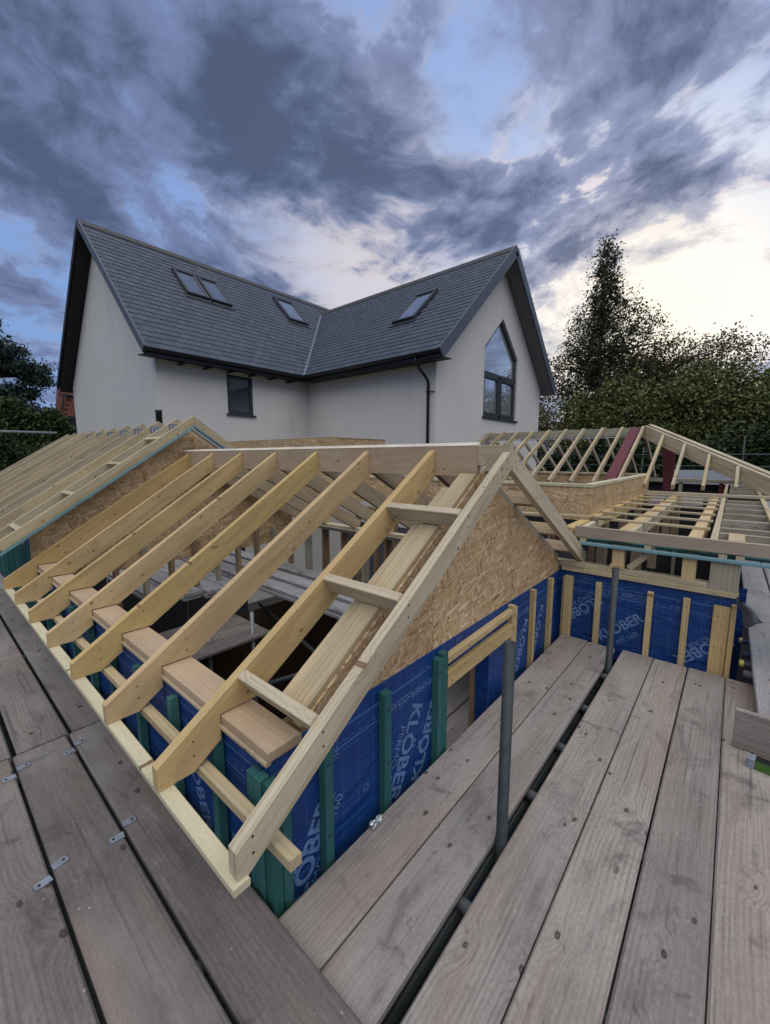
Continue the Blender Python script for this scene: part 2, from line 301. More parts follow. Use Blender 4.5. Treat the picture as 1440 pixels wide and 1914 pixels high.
LEAF_HEDGE = leafmat('hedge leaves', (0.018, 0.034, 0.012), (0.035, 0.058, 0.018), (0.07, 0.085, 0.03))
M, g = newmat('grass ground'); oc = g.n('ShaderNodeTexCoord').outputs['Object']
GRASS = finish(M, g, g.mix(g.noise(oc, 0.5, 8), (0.035, 0.05, 0.02), (0.08, 0.075, 0.05)), 0.95, g.noise(oc, 6, 6), 0.5, 0.1)

# ------------------------------------------------------------------ builders
WM = {}
def link(name, me, mat, mw, parent=None, label=None, cat=None, group=None, kind=None):
    o = bpy.data.objects.new(name, me); COL.objects.link(o)
    if me is not None and mat is not None and len(me.materials) == 0: me.materials.append(mat)
    WM[o] = mw
    if parent is not None:
        o.parent = parent; o.matrix_basis = WM[parent].inverted() @ mw
    else: o.matrix_basis = mw
    for k, v in (('label', label), ('category', cat), ('group', group), ('kind', kind)):
        if v: o[k] = v
    return o
def thing(name, label, cat, loc=(0, 0, 0), group=None):
    return link(name, None, None, Matrix.Translation(loc), None, label, cat, group)
def frame(o, x, z):
    x = Vector(x).normalized(); z = Vector(z); z = (z - x*z.dot(x)).normalized(); y = z.cross(x)
    M4 = Matrix((x, y, z)).transposed().to_4x4(); M4.translation = o
    return M4
def mesh(verts, faces, name='m', smooth=False):
    me = bpy.data.meshes.new(name); me.from_pydata([tuple(v) for v in verts], [], faces); me.update()
    if smooth: me.polygons.foreach_set('use_smooth', [True]*len(me.polygons))
    return me
def chbox(L, w, h, ch=0.003):
    """chamfered bar: length along +x, centred in y and z; octagonal section"""
    a, b = w/2, h/2; c = min(ch, a*0.4, b*0.4)
    sec = [(-a+c, -b), (a-c, -b), (a, -b+c), (a, b-c), (a-c, b), (-a+c, b), (-a, b-c), (-a, -b+c)]
    v = [(0, y, z) for y, z in sec] + [(L, y, z) for y, z in sec]
    f = [tuple(reversed(range(8))), tuple(range(8, 16))] + [(i, (i+1) % 8, 8+(i+1) % 8, 8+i) for i in range(8)]
    return v, f
_cache = {}
def bar(name, p0, p1, w, h, mat, parent=None, z=(0, 0, 1), ch=0.003, **k):
    """timber from p0 to p1 (centre line), w sideways, h along z"""
    p0 = Vector(p0); p1 = Vector(p1); L = (p1-p0).length
    key = (round(L, 4), w, h, ch, mat.name)
    if key not in _cache: _cache[key] = mesh(*chbox(L, w, h, ch), name=name)
    return link(name, _cache[key], mat, frame(p0, p1-p0, z), parent, **k)
def prism(name, org, xd, zd, poly, t, mat, parent=None, ch=0.0, **k):
    """polygon (u,v) in the plane of xd, zd; extruded t along y (=z cross x)"""
    key = ('P', tuple((round(a, 4), round(b, 4)) for a, b in poly), t, mat.name)
    n = len(poly)
    if key not in _cache:
        v = [(a, 0, b) for a, b in poly] + [(a, t, b) for a, b in poly]
        area = sum(poly[i][0]*poly[(i+1) % n][1]-poly[(i+1) % n][0]*poly[i][1] for i in range(n))
        f = [tuple(range(n)), tuple(range(2*n-1, n-1, -1))] + [((i+1) % n, i, n+i, n+(i+1) % n) for i in range(n)]
        if area < 0: f = [tuple(reversed(q)) for q in f]
        _cache[key] = mesh(v, f, name)
    return link(name, _cache[key], mat, frame(org, xd, zd), parent, **k)
def box(name, lo, hi, mat, parent=None, ch=0.003, **k):
    """axis aligned box whose longest horizontal side is its grain"""
    lo = Vector(lo); hi = Vector(hi); s = hi-lo; c = (lo+hi)/2
    ax = max(range(3), key=lambda i: s[i])
    if ax == 0: return bar(name, (lo.x, c.y, c.z), (hi.x, c.y, c.z), s.y, s.z, mat, parent, ch=ch, **k)
    if ax == 1: return bar(name, (c.x, lo.y, c.z), (c.x, hi.y, c.z), s.x, s.z, mat, parent, ch=ch, **k)
    return bar(name, (c.x, c.y, lo.z), (c.x, c.y, hi.z), s.y, s.x, mat, parent, z=(1, 0, 0), ch=ch, **k)
def tubemesh(pts, r, seg=12, cap=True, inner=None):
    v, f = [], []
    pts = [Vector(p) for p in pts]; n = len(pts)
    for i, p in enumerate(pts):
        t = (pts[min(i+1, n-1)]-pts[max(i-1, 0)]).normalized()
        a = t.orthogonal().normalized() if i == 0 else (a - t*a.dot(t)).normalized()
        b = t.cross(a); rr = r[i] if hasattr(r, '__len__') else r
        for k in range(seg):
            q = 2*math.pi*k/seg; v.append(p + (a*math.cos(q)+b*math.sin(q))*rr)
    for i in range(n-1):
        for k in range(seg):
            f.append((i*seg+k, i*seg+(k+1) % seg, (i+1)*seg+(k+1) % seg, (i+1)*seg+k))
    if inner:      # open end with wall thickness at the last point
        t = (pts[-1]-pts[-2]).normalized(); base = len(v)
        for off in (0, -0.15):
            for k in range(seg):
                w_ = v[(n-1)*seg+k]-pts[-1]; v.append(pts[-1]+w_*(inner)+t*off)
        for k in range(seg):
            k2 = (k+1) % seg
            f.append(((n-1)*seg+k, (n-1)*seg+k2, base+k2, base+k)); f.append((base+k, base+k2, base+seg+k2, base+seg+k))
        f.append(tuple(reversed(range(seg))))
    elif cap:
        f.append(tuple(reversed(range(seg)))); f.append(tuple(range((n-1)*seg, n*seg)))
    return v, f
def tube(name, pts, r, mat, parent=None, seg=12, inner=None, **k):
    o = Vector(pts[0]); v, f = tubemesh([Vector(p)-o for p in pts], r, seg, True, inner)
    return link(name, mesh(v, f, name, True), mat, Matrix.Translation(o), parent, **k)
def text(s, org, xd, nd, size, mat, parent, sx=1.0, name='printed_text', bold=0.0):
    """flat print: xd reading direction, nd outward normal"""
    cu = bpy.data.curves.new('t', 'FONT'); cu.body = s; cu.size = size; cu.offset = bold; cu.align_x = 'CENTER'; cu.align_y = 'CENTER'
    o = bpy.data.objects.new('t', cu); COL.objects.link(o)
    dg = bpy.context.evaluated_depsgraph_get(); dg.update()
    me = bpy.data.meshes.new_from_object(o.evaluated_get(dg)); bpy.data.objects.remove(o)
    me.transform(Matrix.Diagonal((sx, 1, 1, 1))); me.materials.clear()
    return link(name, me, mat, frame(org, xd, nd), parent)

# ------------------------------------------------------------------ ground
def sheet(name, x0, x1, y0, y1, z, mat, nx=1, amp=0, **k):
    v, f = [], []
    for j in range(nx+1):
        for i in range(nx+1):
            v.append((x0+(x1-x0)*i/nx, y0+(y1-y0)*j/nx, z+amp*random.uniform(-1, 1)))
    for j in range(nx):
        for i in range(nx):
            a = j*(nx+1)+i; f.append((a, a+1, a+nx+2, a+nx+1))
    return link(name, mesh(v, f, name), mat, Matrix(), **k)
sheet('ground', -900, 900, -900, 900, -2.6, GRASS, kind='structure')
box('floor_slab', (0.8, -3, -2.55), (13.2, 12, -2.4), CONC, kind='structure')

# ================================================================== scaffold boards (right hand platform)
def sboard(lo, hi, label, mat=BOARD, group='scaffold boards of the platforms', bow=0.0):
    lo = list(lo); hi = list(hi)
    o = box('scaffold_board', lo, hi, mat, ch=0.007, label=label, cat='scaffold board', group=group)
    if bow: o.rotation_euler = (0, 0, bow)
    return o
XE = 3.93
RB = [(0.890, 1.118, 3.86, 'grey grooved scaffold board running along the foot of the blue wall'),
      (0.664, 0.884, 3.84, 'brownish scaffold board second from the blue gable wall, beside the upright poles'),
      (0.388, 0.612, 3.87, 'brown scuffed scaffold board just right of the gap with the poles'),
      (0.160, 0.382, 3.86, 'grey brown scaffold board fourth from the gable wall'),
      (-0.070, 0.152, 3.87, 'pale grey scaffold board fifth from the gable wall'),
      (-0.300, -0.075, 3.86, 'grey scaffold board with scratches, sixth from the gable wall'),
      (-0.530, -0.305, 3.86, 'scaffold board at the lower right corner of the photo')]
for i, (a, b, x1, lb) in enumerate(RB):
    sboard((0.60-0.03*(i % 3) if i < 3 else -0.6, a, -0.038), (x1, b, 0.0+0.002*(i % 2)), lb)
# left hand platform, boards run along y, lie on top
LB = [(0.462, 0.690), (0.214, 0.446), (-0.030, 0.200), (-0.275, -0.038)]
nm = ['next to the roof edge', 'second from the roof edge', 'third from the roof edge', 'fourth from the roof edge']
for i, (a, b) in enumerate(LB):
    sboard((a, -1.3, 0.008), (b, 2.828, 0.046), 'near scaffold board of the left platform, ' + nm[i], BOARDL)
    sboard((a+0.02, 2.842, 0.008), (b+0.02-0.005*i, 6.7, 0.046), 'far scaffold board of the left platform, ' + nm[i], BOARDL)
    sboard((a+0.02, 6.72, 0.008), (b+0.02, 10.6, 0.046), 'most distant scaffold board of the left platform, ' + nm[i])
for k in range(6):  # unseen boards added to keep light from getting under the platform
    sboard((-0.6, -0.775-0.235*k, -0.038), (5.2, -0.55-0.235*k, 0), 'unseen grey scaffold board added as light block behind the photographer, %s row' % ['first', 'second', 'third', 'fourth', 'fifth', 'sixth'][k])
for k in range(3):  # more unseen boards added, closing the left side to light
    sboard((-0.515-0.235*k, -1.3, 0.008), (-0.29-0.235*k, 6.5, 0.046), 'unseen scaffold board added as light block beyond the left edge of the photo, %s' % ['inner', 'middle', 'outer'][k])
# transom tubes under the platforms, seen through the gap
for k, x in enumerate((1.22, 1.90, 2.36, 2.86, 3.4, 0.5)):
    o = tube('scaffold_tube', [(x, -1.2, -0.064), (x+0.01, 1.08, -0.064)], 0.0242, GALV, label='galvanised scaffold tube under the boards, number %s seen in the dark gap' % ['one', 'two', 'three', 'four', 'five', 'six'][k] if k < 5 else 'galvanised scaffold tube under the crossing of the two platforms', cat='scaffold tube', group='tubes under the right platform')
for k, y in enumerate((-0.6, 1.2, 2.7, 4.4, 6.2)):
    tube('scaffold_tube', [(-0.6, y, -0.018), (0.66, y, -0.018)], 0.0242, GALV, label='short galvanised tube under the left platform, %s' % ['by the camera', 'by the near roof corner', 'under the board joint', 'midway along the eaves', 'by the far roof'][k], cat='scaffold tube', group='tubes under the left platform')
tube('scaffold_tube', [(0.55, 0.684, -0.115), (3.88, 0.684, -0.115)], 0.0242, TUBE, label='long ledger tube running below the gap between the boards', cat='scaffold tube')
for x, w_ in ((0.485, 'first'), (0.222, 'second')):  # tubes added below the gaps so that they show dark
    tube('scaffold_tube', [(x, -1.5, -0.068), (x, 9.0, -0.068)], 0.0242, TUBE, label='long tube added to darken the %s gap of the left platform' % w_, cat='scaffold tube')
# uprights
tube('scaffold_pole', [(1.525, 0.638, -2.5), (1.53, 0.640, 0.9)], 0.0242, TUBE, seg=24, inner=0.86, label='near dark scaffold pole with open top standing in the board gap', cat='scaffold pole')
tube('scaffold_pole', [(3.49, 0.638, -2.5), (3.50, 0.642, 0.80)], 0.0242, TUBE, seg=24, inner=0.86, label='far dark scaffold pole standing in front of the back blue wall', cat='scaffold pole')
# joining plates on the left boards
def clip(x, y, rz, lb):
    t = thing('board_clip', lb, 'board clip', (x, y, 0.046), 'steel clips joining the boards')
    for sx, dy in ((-1, -0.026), (1, 0.026)):
        pts = [(-0.026, -0.017), (0.020, -0.017), (0.026, -0.010), (0.026, 0.010), (0.020, 0.017), (-0.026, 0.017)]
        mw = Matrix.Translation((x+sx*0.031, y+dy, 0.0475)) @ Matrix.Rotation(rz, 4, 'Z') @ Matrix.Rotation((0 if sx > 0 else math.pi), 4, 'Z')
        v = [(a, b, 0) for a, b in pts]+[(a, b, 0.004) for a, b in pts]; n = 6
        f = [tuple(reversed(range(n))), tuple(range(n, 2*n))]+[(i, (i+1) % n, n+(i+1) % n, n+i) for i in range(n)]
        pl = link('plate', mesh(v, f), CLIP, mw, t)
        link('nail_head', mesh(*tubemesh([(0.012, 0, 0.003), (0.012, 0, 0.0062)], 0.005, 8)), BLACK, mw, pl)
clip(0.208, 1.885, 0.15, 'steel clip nearest the bottom left, on the third board gap')
clip(0.452, 1.885, -0.1, 'steel clip beside the near roof corner, on the first board gap')
clip(0.208, 2.665, 0.05, 'steel clip at the left edge just before the board joint')
clip(0.452, 2.665, 0.1, 'steel clip close to the board joint on the gap nearest the roof')

# ================================================================== gable wall A (timber frame, osb, membrane)
YW = 1.19
wa = thing('timber_frame_wall', 'osb gable wall with blue membrane and battens below the near roof', 'timber wall', (2.3, YW, -2.4))
P = 0.66
def rtop(x): return 0.51+(x-0.484)*P
AX, AZ = 2.303, 1.712          # apex
PR = 0.535                      # right hand slope
def rtopR(x): return AZ-(x-AX)*PR
# osb panels above the membrane, with vertical joints
zb = 0.592
xs = [0.93, 1.80, 2.72, 3.92]
for i in range(3):
    a, b = xs[i]+0.0015, xs[i+1]-0.0015
    pts = [(a, zb), (b, zb)]
    zt = lambda x: (rtop(x)-0.16) if x < AX else (rtopR(x)-0.16)
    if zt(b) > zb: pts.append((b, zt(b)))
    if a < AX < b: pts.append((AX, zt(AX)))
    if b > 3.8: pts = [(a, zb), (b, zb), (b, zb+0.05), (AX+1.5, zt(AX+1.5))]
    pts.append((a, max(zt(a), zb+0.001)))
    prism('osb_panel', (0, YW, 0), (1, 0, 0), (0, 0, 1), pts, 0.011, OSB, wa)
# membrane with the opening
def memb(x0, x1, z0, z1, par, y=None, org=None, xd=(1, 0, 0), name='membrane'):
    o = org or (0, YW-0.004, 0.592)
    return prism(name, o, xd, (0, 0, 1), [(x0, z0), (x1, z0), (x1, z1), (x0, z1)], 0.0035, MEMB, par)
memb(0.752, 1.885, -1.3, 0, wa); memb(1.885, 2.50, -0.25, 0, wa); memb(2.50, 3.93, -1.3, 0, wa)
for a_, b_ in ((0.752, 1.885), (2.50, 3.93)): prism('shade_base', (0, YW-0.004, 0.592), (1, 0, 0), (0, 0, 1), [(a_, -2.99), (b_, -2.99), (b_, -1.302), (a_, -1.302)], 0.0035, SHADE, wa)  # black strip painting the shade below the platform
# studs behind and inner lining of opening
for x in (0.80, 1.2, 1.6, 1.86, 2.53, 3.0, 3.4, 3.85):
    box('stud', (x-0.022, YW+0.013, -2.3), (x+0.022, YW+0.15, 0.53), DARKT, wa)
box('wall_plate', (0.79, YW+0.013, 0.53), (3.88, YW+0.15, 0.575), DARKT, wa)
memb_s = prism('membrane_return', (2.502, YW, 0.592), (0, 1, 0), (0, 0, 1), [(0, -2.9), (0.10, -2.9), (0.10, -0.25), (0, -0.25)], 0.003, MEMB, wa)
yb0, yb1 = YW-0.047, YW-0.0045
def batA(x0, x1, zt, mat, z0=-0.68): return box('batten', (x0, yb0, z0), (x1, yb1, zt), mat, wa)
batA(0.712, 0.757, 0.50, GREEN); batA(0.760, 0.802, 0.42, GREEN)
batA(0.965, 1.010, 0.50, GREEN); batA(1.335, 1.385, 0.555, GREEN)
batA(1.785, 1.830, 0.545, GREEN); batA(1.832, 1.885, 0.565, GREEN)
batA(2.765, 2.810, 0.575, YEL); batA(2.812, 2.85, 0.555, YEL); batA(3.19, 3.23, 0.585, YEL); batA(3.60, 3.645, 0.585, YEL)
bar('lintel_batten', (1.888, YW-0.026, 0.508), (2.764, YW-0.026, 0.530), 0.04, 0.045, YEL, wa)
bar('lintel_batten', (1.888, YW-0.026, 0.385), (2.764, YW-0.026, 0.395), 0.04, 0.095, YEL, wa)
# print on the membrane
def tA(s, x, z, ang, size, sx=1.0, mat=PRINT, bold=0.0):
    a = rad(ang); text(s, (x, YW-0.0058, z), (math.cos(a), 0, math.sin(a)), (0, -1, 0), size, mat, wa, sx, bold=bold)
tA('KLOBER.CO.UK', 1.595, 0.425, 180, 0.052, 1.15)
tA('KL\u00d6BER', 1.545, 0.13, 244, 0.135, 1.0, bold=0.004); tA('PERMO AIR', 1.455, 0.135, 244, 0.066, 1.0)
tA('KL\u00d6BER', 1.735, 0.10, 64, 0.125, 1.0, bold=0.004)
tA('KL\u00d6BER', 0.905, 0.02, 64, 0.135, 1.0, bold=0.004); tA('PERMO AIR 160', 0.985, 0.0, 64, 0.066, 1.0)
tA('KLOBER.CO.UK', 2.35, 0.455, 180, 0.045, 1.15); tA('KLOBER.CO.UK', 3.07, 0.44, 180, 0.055, 1.15)
tA('KL\u00d6BER', 3.05, 0.16, 244, 0.12, bold=0.004); tA('PERMO AIR', 2.97, 0.17, 244, 0.058)
tA('KL\u00d6BER', 3.40, 0.18, 244, 0.12, bold=0.004)
tA('10', 1.06, 0.46, 0, 0.035); tA('20', 1.06, 0.42, 0, 0.035); tA('22', 1.06, 0.39, 0, 0.035); tA('O', 1.245, 0.12, 0, 0.05)
def houseicon(x, z, par, org=None, s=0.05, nd=(0, -1, 0), xd=(1, 0, 0), y=0.0):
    # line drawing of a folded corner printed near the top edge
    L = [((0, 0), (0, 1)), ((0, 1), (1.6, 1)), ((1.6, 1), (2.0, 0.45)), ((0.15, 0.6), (1.3, 0.6)), ((0.45, 0), (0.45, 0.6)), ((0, 0), (-0.35, -0.35))]
    X = Vector(xd); Z = Vector((0, 0, 1)); O = Vector((x, y, z)); Nn = Vector(nd)
    v, f = [], []
    for (a, b), (c_, d_) in L:
        p = O+X*a*s+Z*b*s; q = O+X*c_*s+Z*d_*s; t = (q-p).normalized(); w_ = Nn.cross(t)*0.0015
        k = len(v); v += [p-w_, q-w_, q+w_, p+w_]; f.append((k, k+1, k+2, k+3))
    link('printed_mark', mesh(v, f), PRINT, Matrix(), par)
houseicon(1.66, 0.475, wa, y=YW-0.006); houseicon(0.80, 0.48, wa, y=YW-0.006); houseicon(2.04, 0.54, wa, y=YW-0.006, s=0.03); houseicon(3.02, 0.52, wa, y=YW-0.006)
tA('ALY"', 2.14, 1.24, 8, 0.085, 1.0, PRINTD, bold=0.002)

# ================================================================== eaves wall A (faces -x)
XW = 0.756
we = thing('timber_frame_wall', 'low eaves wall wrapped in blue membrane under the rafter feet', 'timber wall', (XW, 3, -2.4))
prism('membrane', (XW-0.0005, YW, 0.56), (0, 1, 0), (0, 0, 1), [(0, -1.2), (4.1, -1.2), (4.1, 0), (0, 0)], 0.0035, MEMB, we)
prism('shade_base', (XW-0.0005, YW, 0.56), (0, 1, 0), (0, 0, 1), [(0, -2.96), (4.1, -2.96), (4.1, -1.202), (0, -1.202)], 0.0035, SHADE, we)  # lower wall blackened in place of shade
for y in (1.215, 1.262, 1.55, 1.98, 2.44, 2.9, 3.36, 3.82, 4.28, 4.74, 5.15):
    box('batten', (XW-0.051, y-0.022, -0.6), (XW-0.0085, y+0.022, 0.50), GREEN, we)
for k in range(8):
    box('wall_plate', (0.735, YW+0.01+0.52*k, 0.563), (0.905, YW+0.527+0.52*k, 0.608), PINK, we) if False else None
box('wall_plate', (0.737, YW-0.01, 0.563), (0.885, 5.28, 0.600), PINK, we)
box('wall_plate', (0.728, YW-0.002, 0.543), (0.91, 5.28, 0.561), PALE, we)
for k in range(11):
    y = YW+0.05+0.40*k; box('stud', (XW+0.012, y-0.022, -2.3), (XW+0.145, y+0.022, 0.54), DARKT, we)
text('PERMO', (XW-0.0058, 1.40, 0.02), (0, 1, 0.25), (-1, 0, 0), 0.07, PRINT, we); text('KL\u00d6BER', (XW-0.0058, 1.82, 0.12), (0, -0.5, -1), (-1, 0, 0), 0.12, PRINT, we, bold=0.003)

# ================================================================== roof A
ra = thing('roof_frame', 'near gable roof of bare timber rafters with ladder noggins over the osb gable', 'roof frame', (AX, 3.2, 0.6))
ang = math.atan(P); ux = (math.cos(ang), 0, math.sin(ang)); uz = (-math.sin(ang), 0, math.cos(ang))
def toslope(x, z, o, u, w): return ((x-o[0])*u[0]+(z-o[2])*u[2], (x-o[0])*w[0]+(z-o[2])*w[2])
XF, ZF = 0.484, 0.42
RX = AX-0.024
def rafter_poly(depth_pl, foot_bottom, xr, notch=True):
    o = (XF, 0, rtop(XF))
    P_ = [(XF, rtop(XF)), (XF, foot_bottom)]
    xb = XF + (foot_bottom-(rtop(XF)-depth_pl))/P
    P_.append((xb, foot_bottom))
    if notch:
        zn = 0.607; x1 = 0.733; P_ += [(x1, rtop(x1)-depth_pl)] if rtop(x1)-depth_pl < zn else []
        P_ += [(x1, zn), (0.733+(zn-(rtop(x1)-depth_pl))/P, zn)]
    P_ += [(xr, rtop(xr)-depth_pl), (xr, rtop(xr))]
    return [toslope(x, z, o, ux, uz) for x, z in P_], o
RY = [1.541, 2.133, 2.723, 3.318, 3.926, 4.530, 5.140]
mats = [FRESH]*7
poly, o_ = rafter_poly(0.178, ZF, RX)
for i, y in enumerate(RY):
    prism('rafter', (o_[0], y-0.0225, o_[2]), ux, uz, poly, 0.045, FRESH, ra)
# barge rafter on the near edge
poly, o_ = rafter_poly(0.120, 0.392, AX, notch=False)
prism('barge_rafter', (o_[0]+0.022, 1.0, o_[2]), ux, uz, [(max(a, -0.01) if 0 else a, b) for a, b in poly], 0.045, PALE, ra, label='pale barge rafter leading from the near corner up to the apex')
# right hand slope
angR = math.atan(PR); vx = (math.cos(angR), 0, -math.sin(angR)); vz = (math.sin(angR), 0, math.cos(angR))
def barR(name, y0, y1, xa, xb, top_off, depth, mat, **k):
    """timber on the right slope between x=xa and xb"""
    o = Vector((xa, y0, rtopR(xa)-top_off)); L = (xb-xa)/math.cos(angR); s = math.tan(angR)
    pl = [(0, 0), (L, 0), (L, -depth), (0, -depth)]
    pl = [(0, 0), (L, 0), (L-depth*s*0, -depth), (depth*s, -depth)] if xa <= AX+0.03 else pl
    return prism(name, o, vx, vz, pl, y1-y0, mat, ra, **k)
barR('barge_rafter', 1.0, 1.045, AX+0.024, 4.10, 0.0, 0.115, PALE, label='short barge rafter falling to the right behind the apex')
for y in RY: barR('rafter', y-0.0225, y+0.0225, AX+0.022, 4.05, 0, 0.145, BROWN)
# ridge beam with bevelled, freshly sawn top
RB_ = [(0, 0), (0.044, 0), (0.044, -0.205), (0, -0.205)]
ridge = bar('ridge_beam', (AX, 1.21, 1.625), (AX, 5.285, 1.625), 0.044, 0.19, PINK, ra, ch=0.002)
me = mesh([(AX-0.024, 1.21, 1.722), (AX-0.024, 5.285, 1.722), (AX+0.004, 5.285, 1.742), (AX+0.004, 1.21, 1.742), (AX+0.022, 1.21, 1.722), (AX+0.022, 5.285, 1.722)], [(0, 3, 2, 1), (3, 4, 5, 2), (0, 1, 5, 4), (0, 4, 3), (1, 2, 5)])
link('ridge_arris', me, SAWN, Matrix(), ridge)
bar('ridge_stub', (AX, 1.046, 1.66), (AX, 1.208, 1.66), 0.045, 0.12, PALE, ra)
box('apex_block', (AX-0.022, 0.998, 1.60), (AX+0.022, 1.045, 1.735), PALE, ra)
# gable plates lying on the rake
def rake(y0, y1, xa, xb, off, th, mat):
    o = Vector((xa, (y0+y1)/2, rtop(xa)-off)) - Vector(uz)*th/2
    L = (xb-xa)/math.cos(ang)
    bar('gable_plate', o, o+Vector(ux)*L, y1-y0, th, mat, ra, z=uz, ch=0.005)
rake(1.203, 1.315, 0.90, 2.25, 0.125, 0.045, PALE); rake(1.318, 1.385, 0.93, 2.16, 0.15, 0.045, PALE)
rake(1.215, 1.26, 0.90, 2.26, 0.181, 0.045, FRESH)
for y0, y1, off, m_ in ((1.203, 1.30, 0.105, GREY), (1.302, 1.37, 0.11, GREY)):
    barR('gable_plate', y0, y1, AX+0.12, 3.93, off, 0.045, m_)
barR('gable_plate', 1.215, 1.26, AX+0.12, 3.9, 0.158, 0.045, DARKT)
# noggins between last rafter and barge
for x in (0.835, 1.315, 1.80):
    for_o = Vector((x, 1.046, rtop(x))) - Vector(uz)*0.0475
    bar('noggin', for_o, for_o+Vector((0, 0.472, 0)), 0.045, 0.095, PALE, ra, z=uz)
for x in (2.9, 3.45, 3.85):
    for_o = Vector((x, 1.046, rtopR(x))) - Vector(vz)*0.0475
    bar('noggin', for_o, for_o+Vector((0, 0.472, 0)), 0.045, 0.095, BROWN, ra, z=vz)
# fascia bearer, flat soffit board, stick
box('soffit_board', (0.486, 0.988, 0.392), (0.540, 5.25, 0.418), CREAM, ra, label='freshly sawn cream board lying flat under the rafter feet')
bar('eaves_batten', (0.662, 0.93, 0.405), (0.640, 5.2, 0.405), 0.045, 0.04, PALE, ra, label='loose looking batten threaded under the rafters, its cut end sticking out')

# ================================================================== back wall E (plane x = 3.93, faces -x)
wb = thing('timber_frame_wall', 'blue membrane wall at the back of the platform with a double timber plate on top', 'timber wall', (XE, 0.5, -2.4))
OE = (XE-0.0005, 0, 0.605)
prism('membrane', OE, (0, 1, 0), (0, 0, 1), [(-0.09, -1.2), (YW-0.004, -1.2), (YW-0.004, 0), (-0.09, 0)], 0.0035, MEMB, wb)
prism('shade_base', OE, (0, 1, 0), (0, 0, 1), [(-0.09, -3.0), (YW-0.004, -3.0), (YW-0.004, -1.202), (-0.09, -1.202)], 0.0035, SHADE, wb)  # shade under the boards, painted as a black wall foot
prism('membrane', (4.78, -0.17, 0.605), (0, 1, 0), (0, 0, 1), [(0, -3.0), (0.07, -3.0), (0.07, -0.12), (0, -0.12)], 0.003, MEMB, wb)
prism('membrane_return', (XE, -0.094, 0.605), (1, 0, 0), (0, 0, 1), [(0, -3.0), (5.0, -3.0), (5.0, 0), (0, 0)], 0.003, MEMB, wb)
for y0, y1, zt in ((0.815, 0.860, 0.545), (0.428, 0.470, 0.545), (0.184, 0.228, 0.545), (1.125, 1.142, 0.55)):
    box('batten', (XE-0.049, y0, -2.3), (XE-0.0045, y1, zt), YEL, wb)
box('corner_board', (XE-0.029, -0.060, -2.3), (XE-0.0045, 0.040, 0.53), YEL, wb); box('batten', (XE-0.045, -0.094, -2.3), (XE-0.0045, -0.062, 0.56), YEL, wb)
box('corner_board', (XE-0.060, 1.055, -2.3), (XE-0.0045, 1.123, 0.56), YEL, wb)
box('wall_plate', (XE-0.03, -0.095, 0.607), (XE+0.10, 1.16, 0.648), PALE, wb); box('wall_plate', (XE-0.012, -0.05, 0.650), (XE+0.09, 5.25, 0.690), PALE, wb)
box('wall_plate', (XE-0.035, 0.965, 0.650), (XE-0.013, 1.185, 0.705), PALE, wb)
def tE(s, y, z, angd, size, bold=0.0):
    a = rad(angd); text(s, (XE-0.0058, y, z), (0, -math.cos(a), math.sin(a)), (-1, 0, 0), size, PRINT, wb, bold=bold)
tE('KLOBER.CO.UK', 0.66, 0.475, 180, 0.055)
tE('KL\u00d6BER', 0.98, 0.26, 220, 0.115, 0.003); tE('PERMO AIR', 0.975, 0.36, 220, 0.06)
tE('KL\u00d6BER', 0.66, 0.17, 40, 0.115, 0.003); tE('AIR 160', 0.60, 0.085, 40, 0.06)
tE('KL\u00d6BER', 0.08, 0.15, 220, 0.115, 0.003); tE('PERMO AIR', 0.06, 0.245, 220, 0.06)
tE('10', 0.26, 0.50, 0, 0.03); tE('20', 0.26, 0.45, 0, 0.03); tE('22', 0.26, 0.42, 0, 0.03)
houseicon(XE-0.006, 0.53, wb, nd=(-1, 0, 0), xd=(0, -1, 0), y=0.98); houseicon(XE-0.006, 0.54, wb, nd=(-1, 0, 0), xd=(0, -1, 0), y=0.075)
for y in (0.71, 0.215): box('post', (XE-0.01, y-0.045, 0.691), (XE+0.08, y+0.045, 0.87), FRESH, wb)
box('packing_block', (XE-0.02, 0.655, 0.692), (XE+0.09-0.101, 0.765, 0.73), FRESH, wb)
box('panel_board', (XE-0.02, -0.090, 0.650), (XE+0.01, 0.085, 0.87), GREY, wb)

def nails(par, pts, n, r=0.0042):
    # driven nail heads, too small to pick apart: one part
    n = Vector(n).normalized(); v = []; f = []
    for p in pts:
        p = Vector(p); vv, ff = tubemesh([p-n*0.003, p+n*0.0016], r, 7); k = len(v); v += vv; f += [tuple(q+k for q in x) for x in ff]
    o = link('nail_heads', mesh(v, f), BLACK, Matrix(), par); o['kind'] = 'stuff'
yn = YW-0.047
nails(wa, [(x+dx, yn, z) for x, zs in ((0.987, (0.42, 0.1)), (1.36, (0.47, 0.2)), (1.807, (0.47, 0.15)), (1.858, (0.48, 0.22)), (2.787, (0.5, 0.2)), (2.83, (0.47, 0.15)), (3.21, (0.5, 0.2)), (3.62, (0.5, 0.2))) for z in zs for dx in (-0.006, 0.007)]
      + [(1.93+0.2*k, yn+0.001, 0.506+0.004*k) for k in range(5)] + [(1.93+0.16*k, yn+0.001, 0.37+0.04*(k % 2)) for k in range(6)], (0, -1, 0))
nails(wb, [(XE-0.049, y, z) for y in (0.838, 0.449, 0.206) for z in (0.48, 0.26)] + [(XE-0.029, y, z) for y in (-0.03, 0.01) for z in (0.45, 0.2)] + [(XE-0.0305, 0.05+0.22*k, 0.622+0.008*(k % 2)) for k in range(5)], (-1, 0, 0))
nails(ra, [(x, 1.0, rtop(x)-o_2) for x in (0.56, 0.84, 1.32, 1.81, 2.24) for o_2 in (0.03, 0.085)] + [(AX+0.06, 1.0, 1.62), (AX+0.075, 1.0, 1.58), (AX-0.05, 1.0, 1.62)], (0, -1, 0))
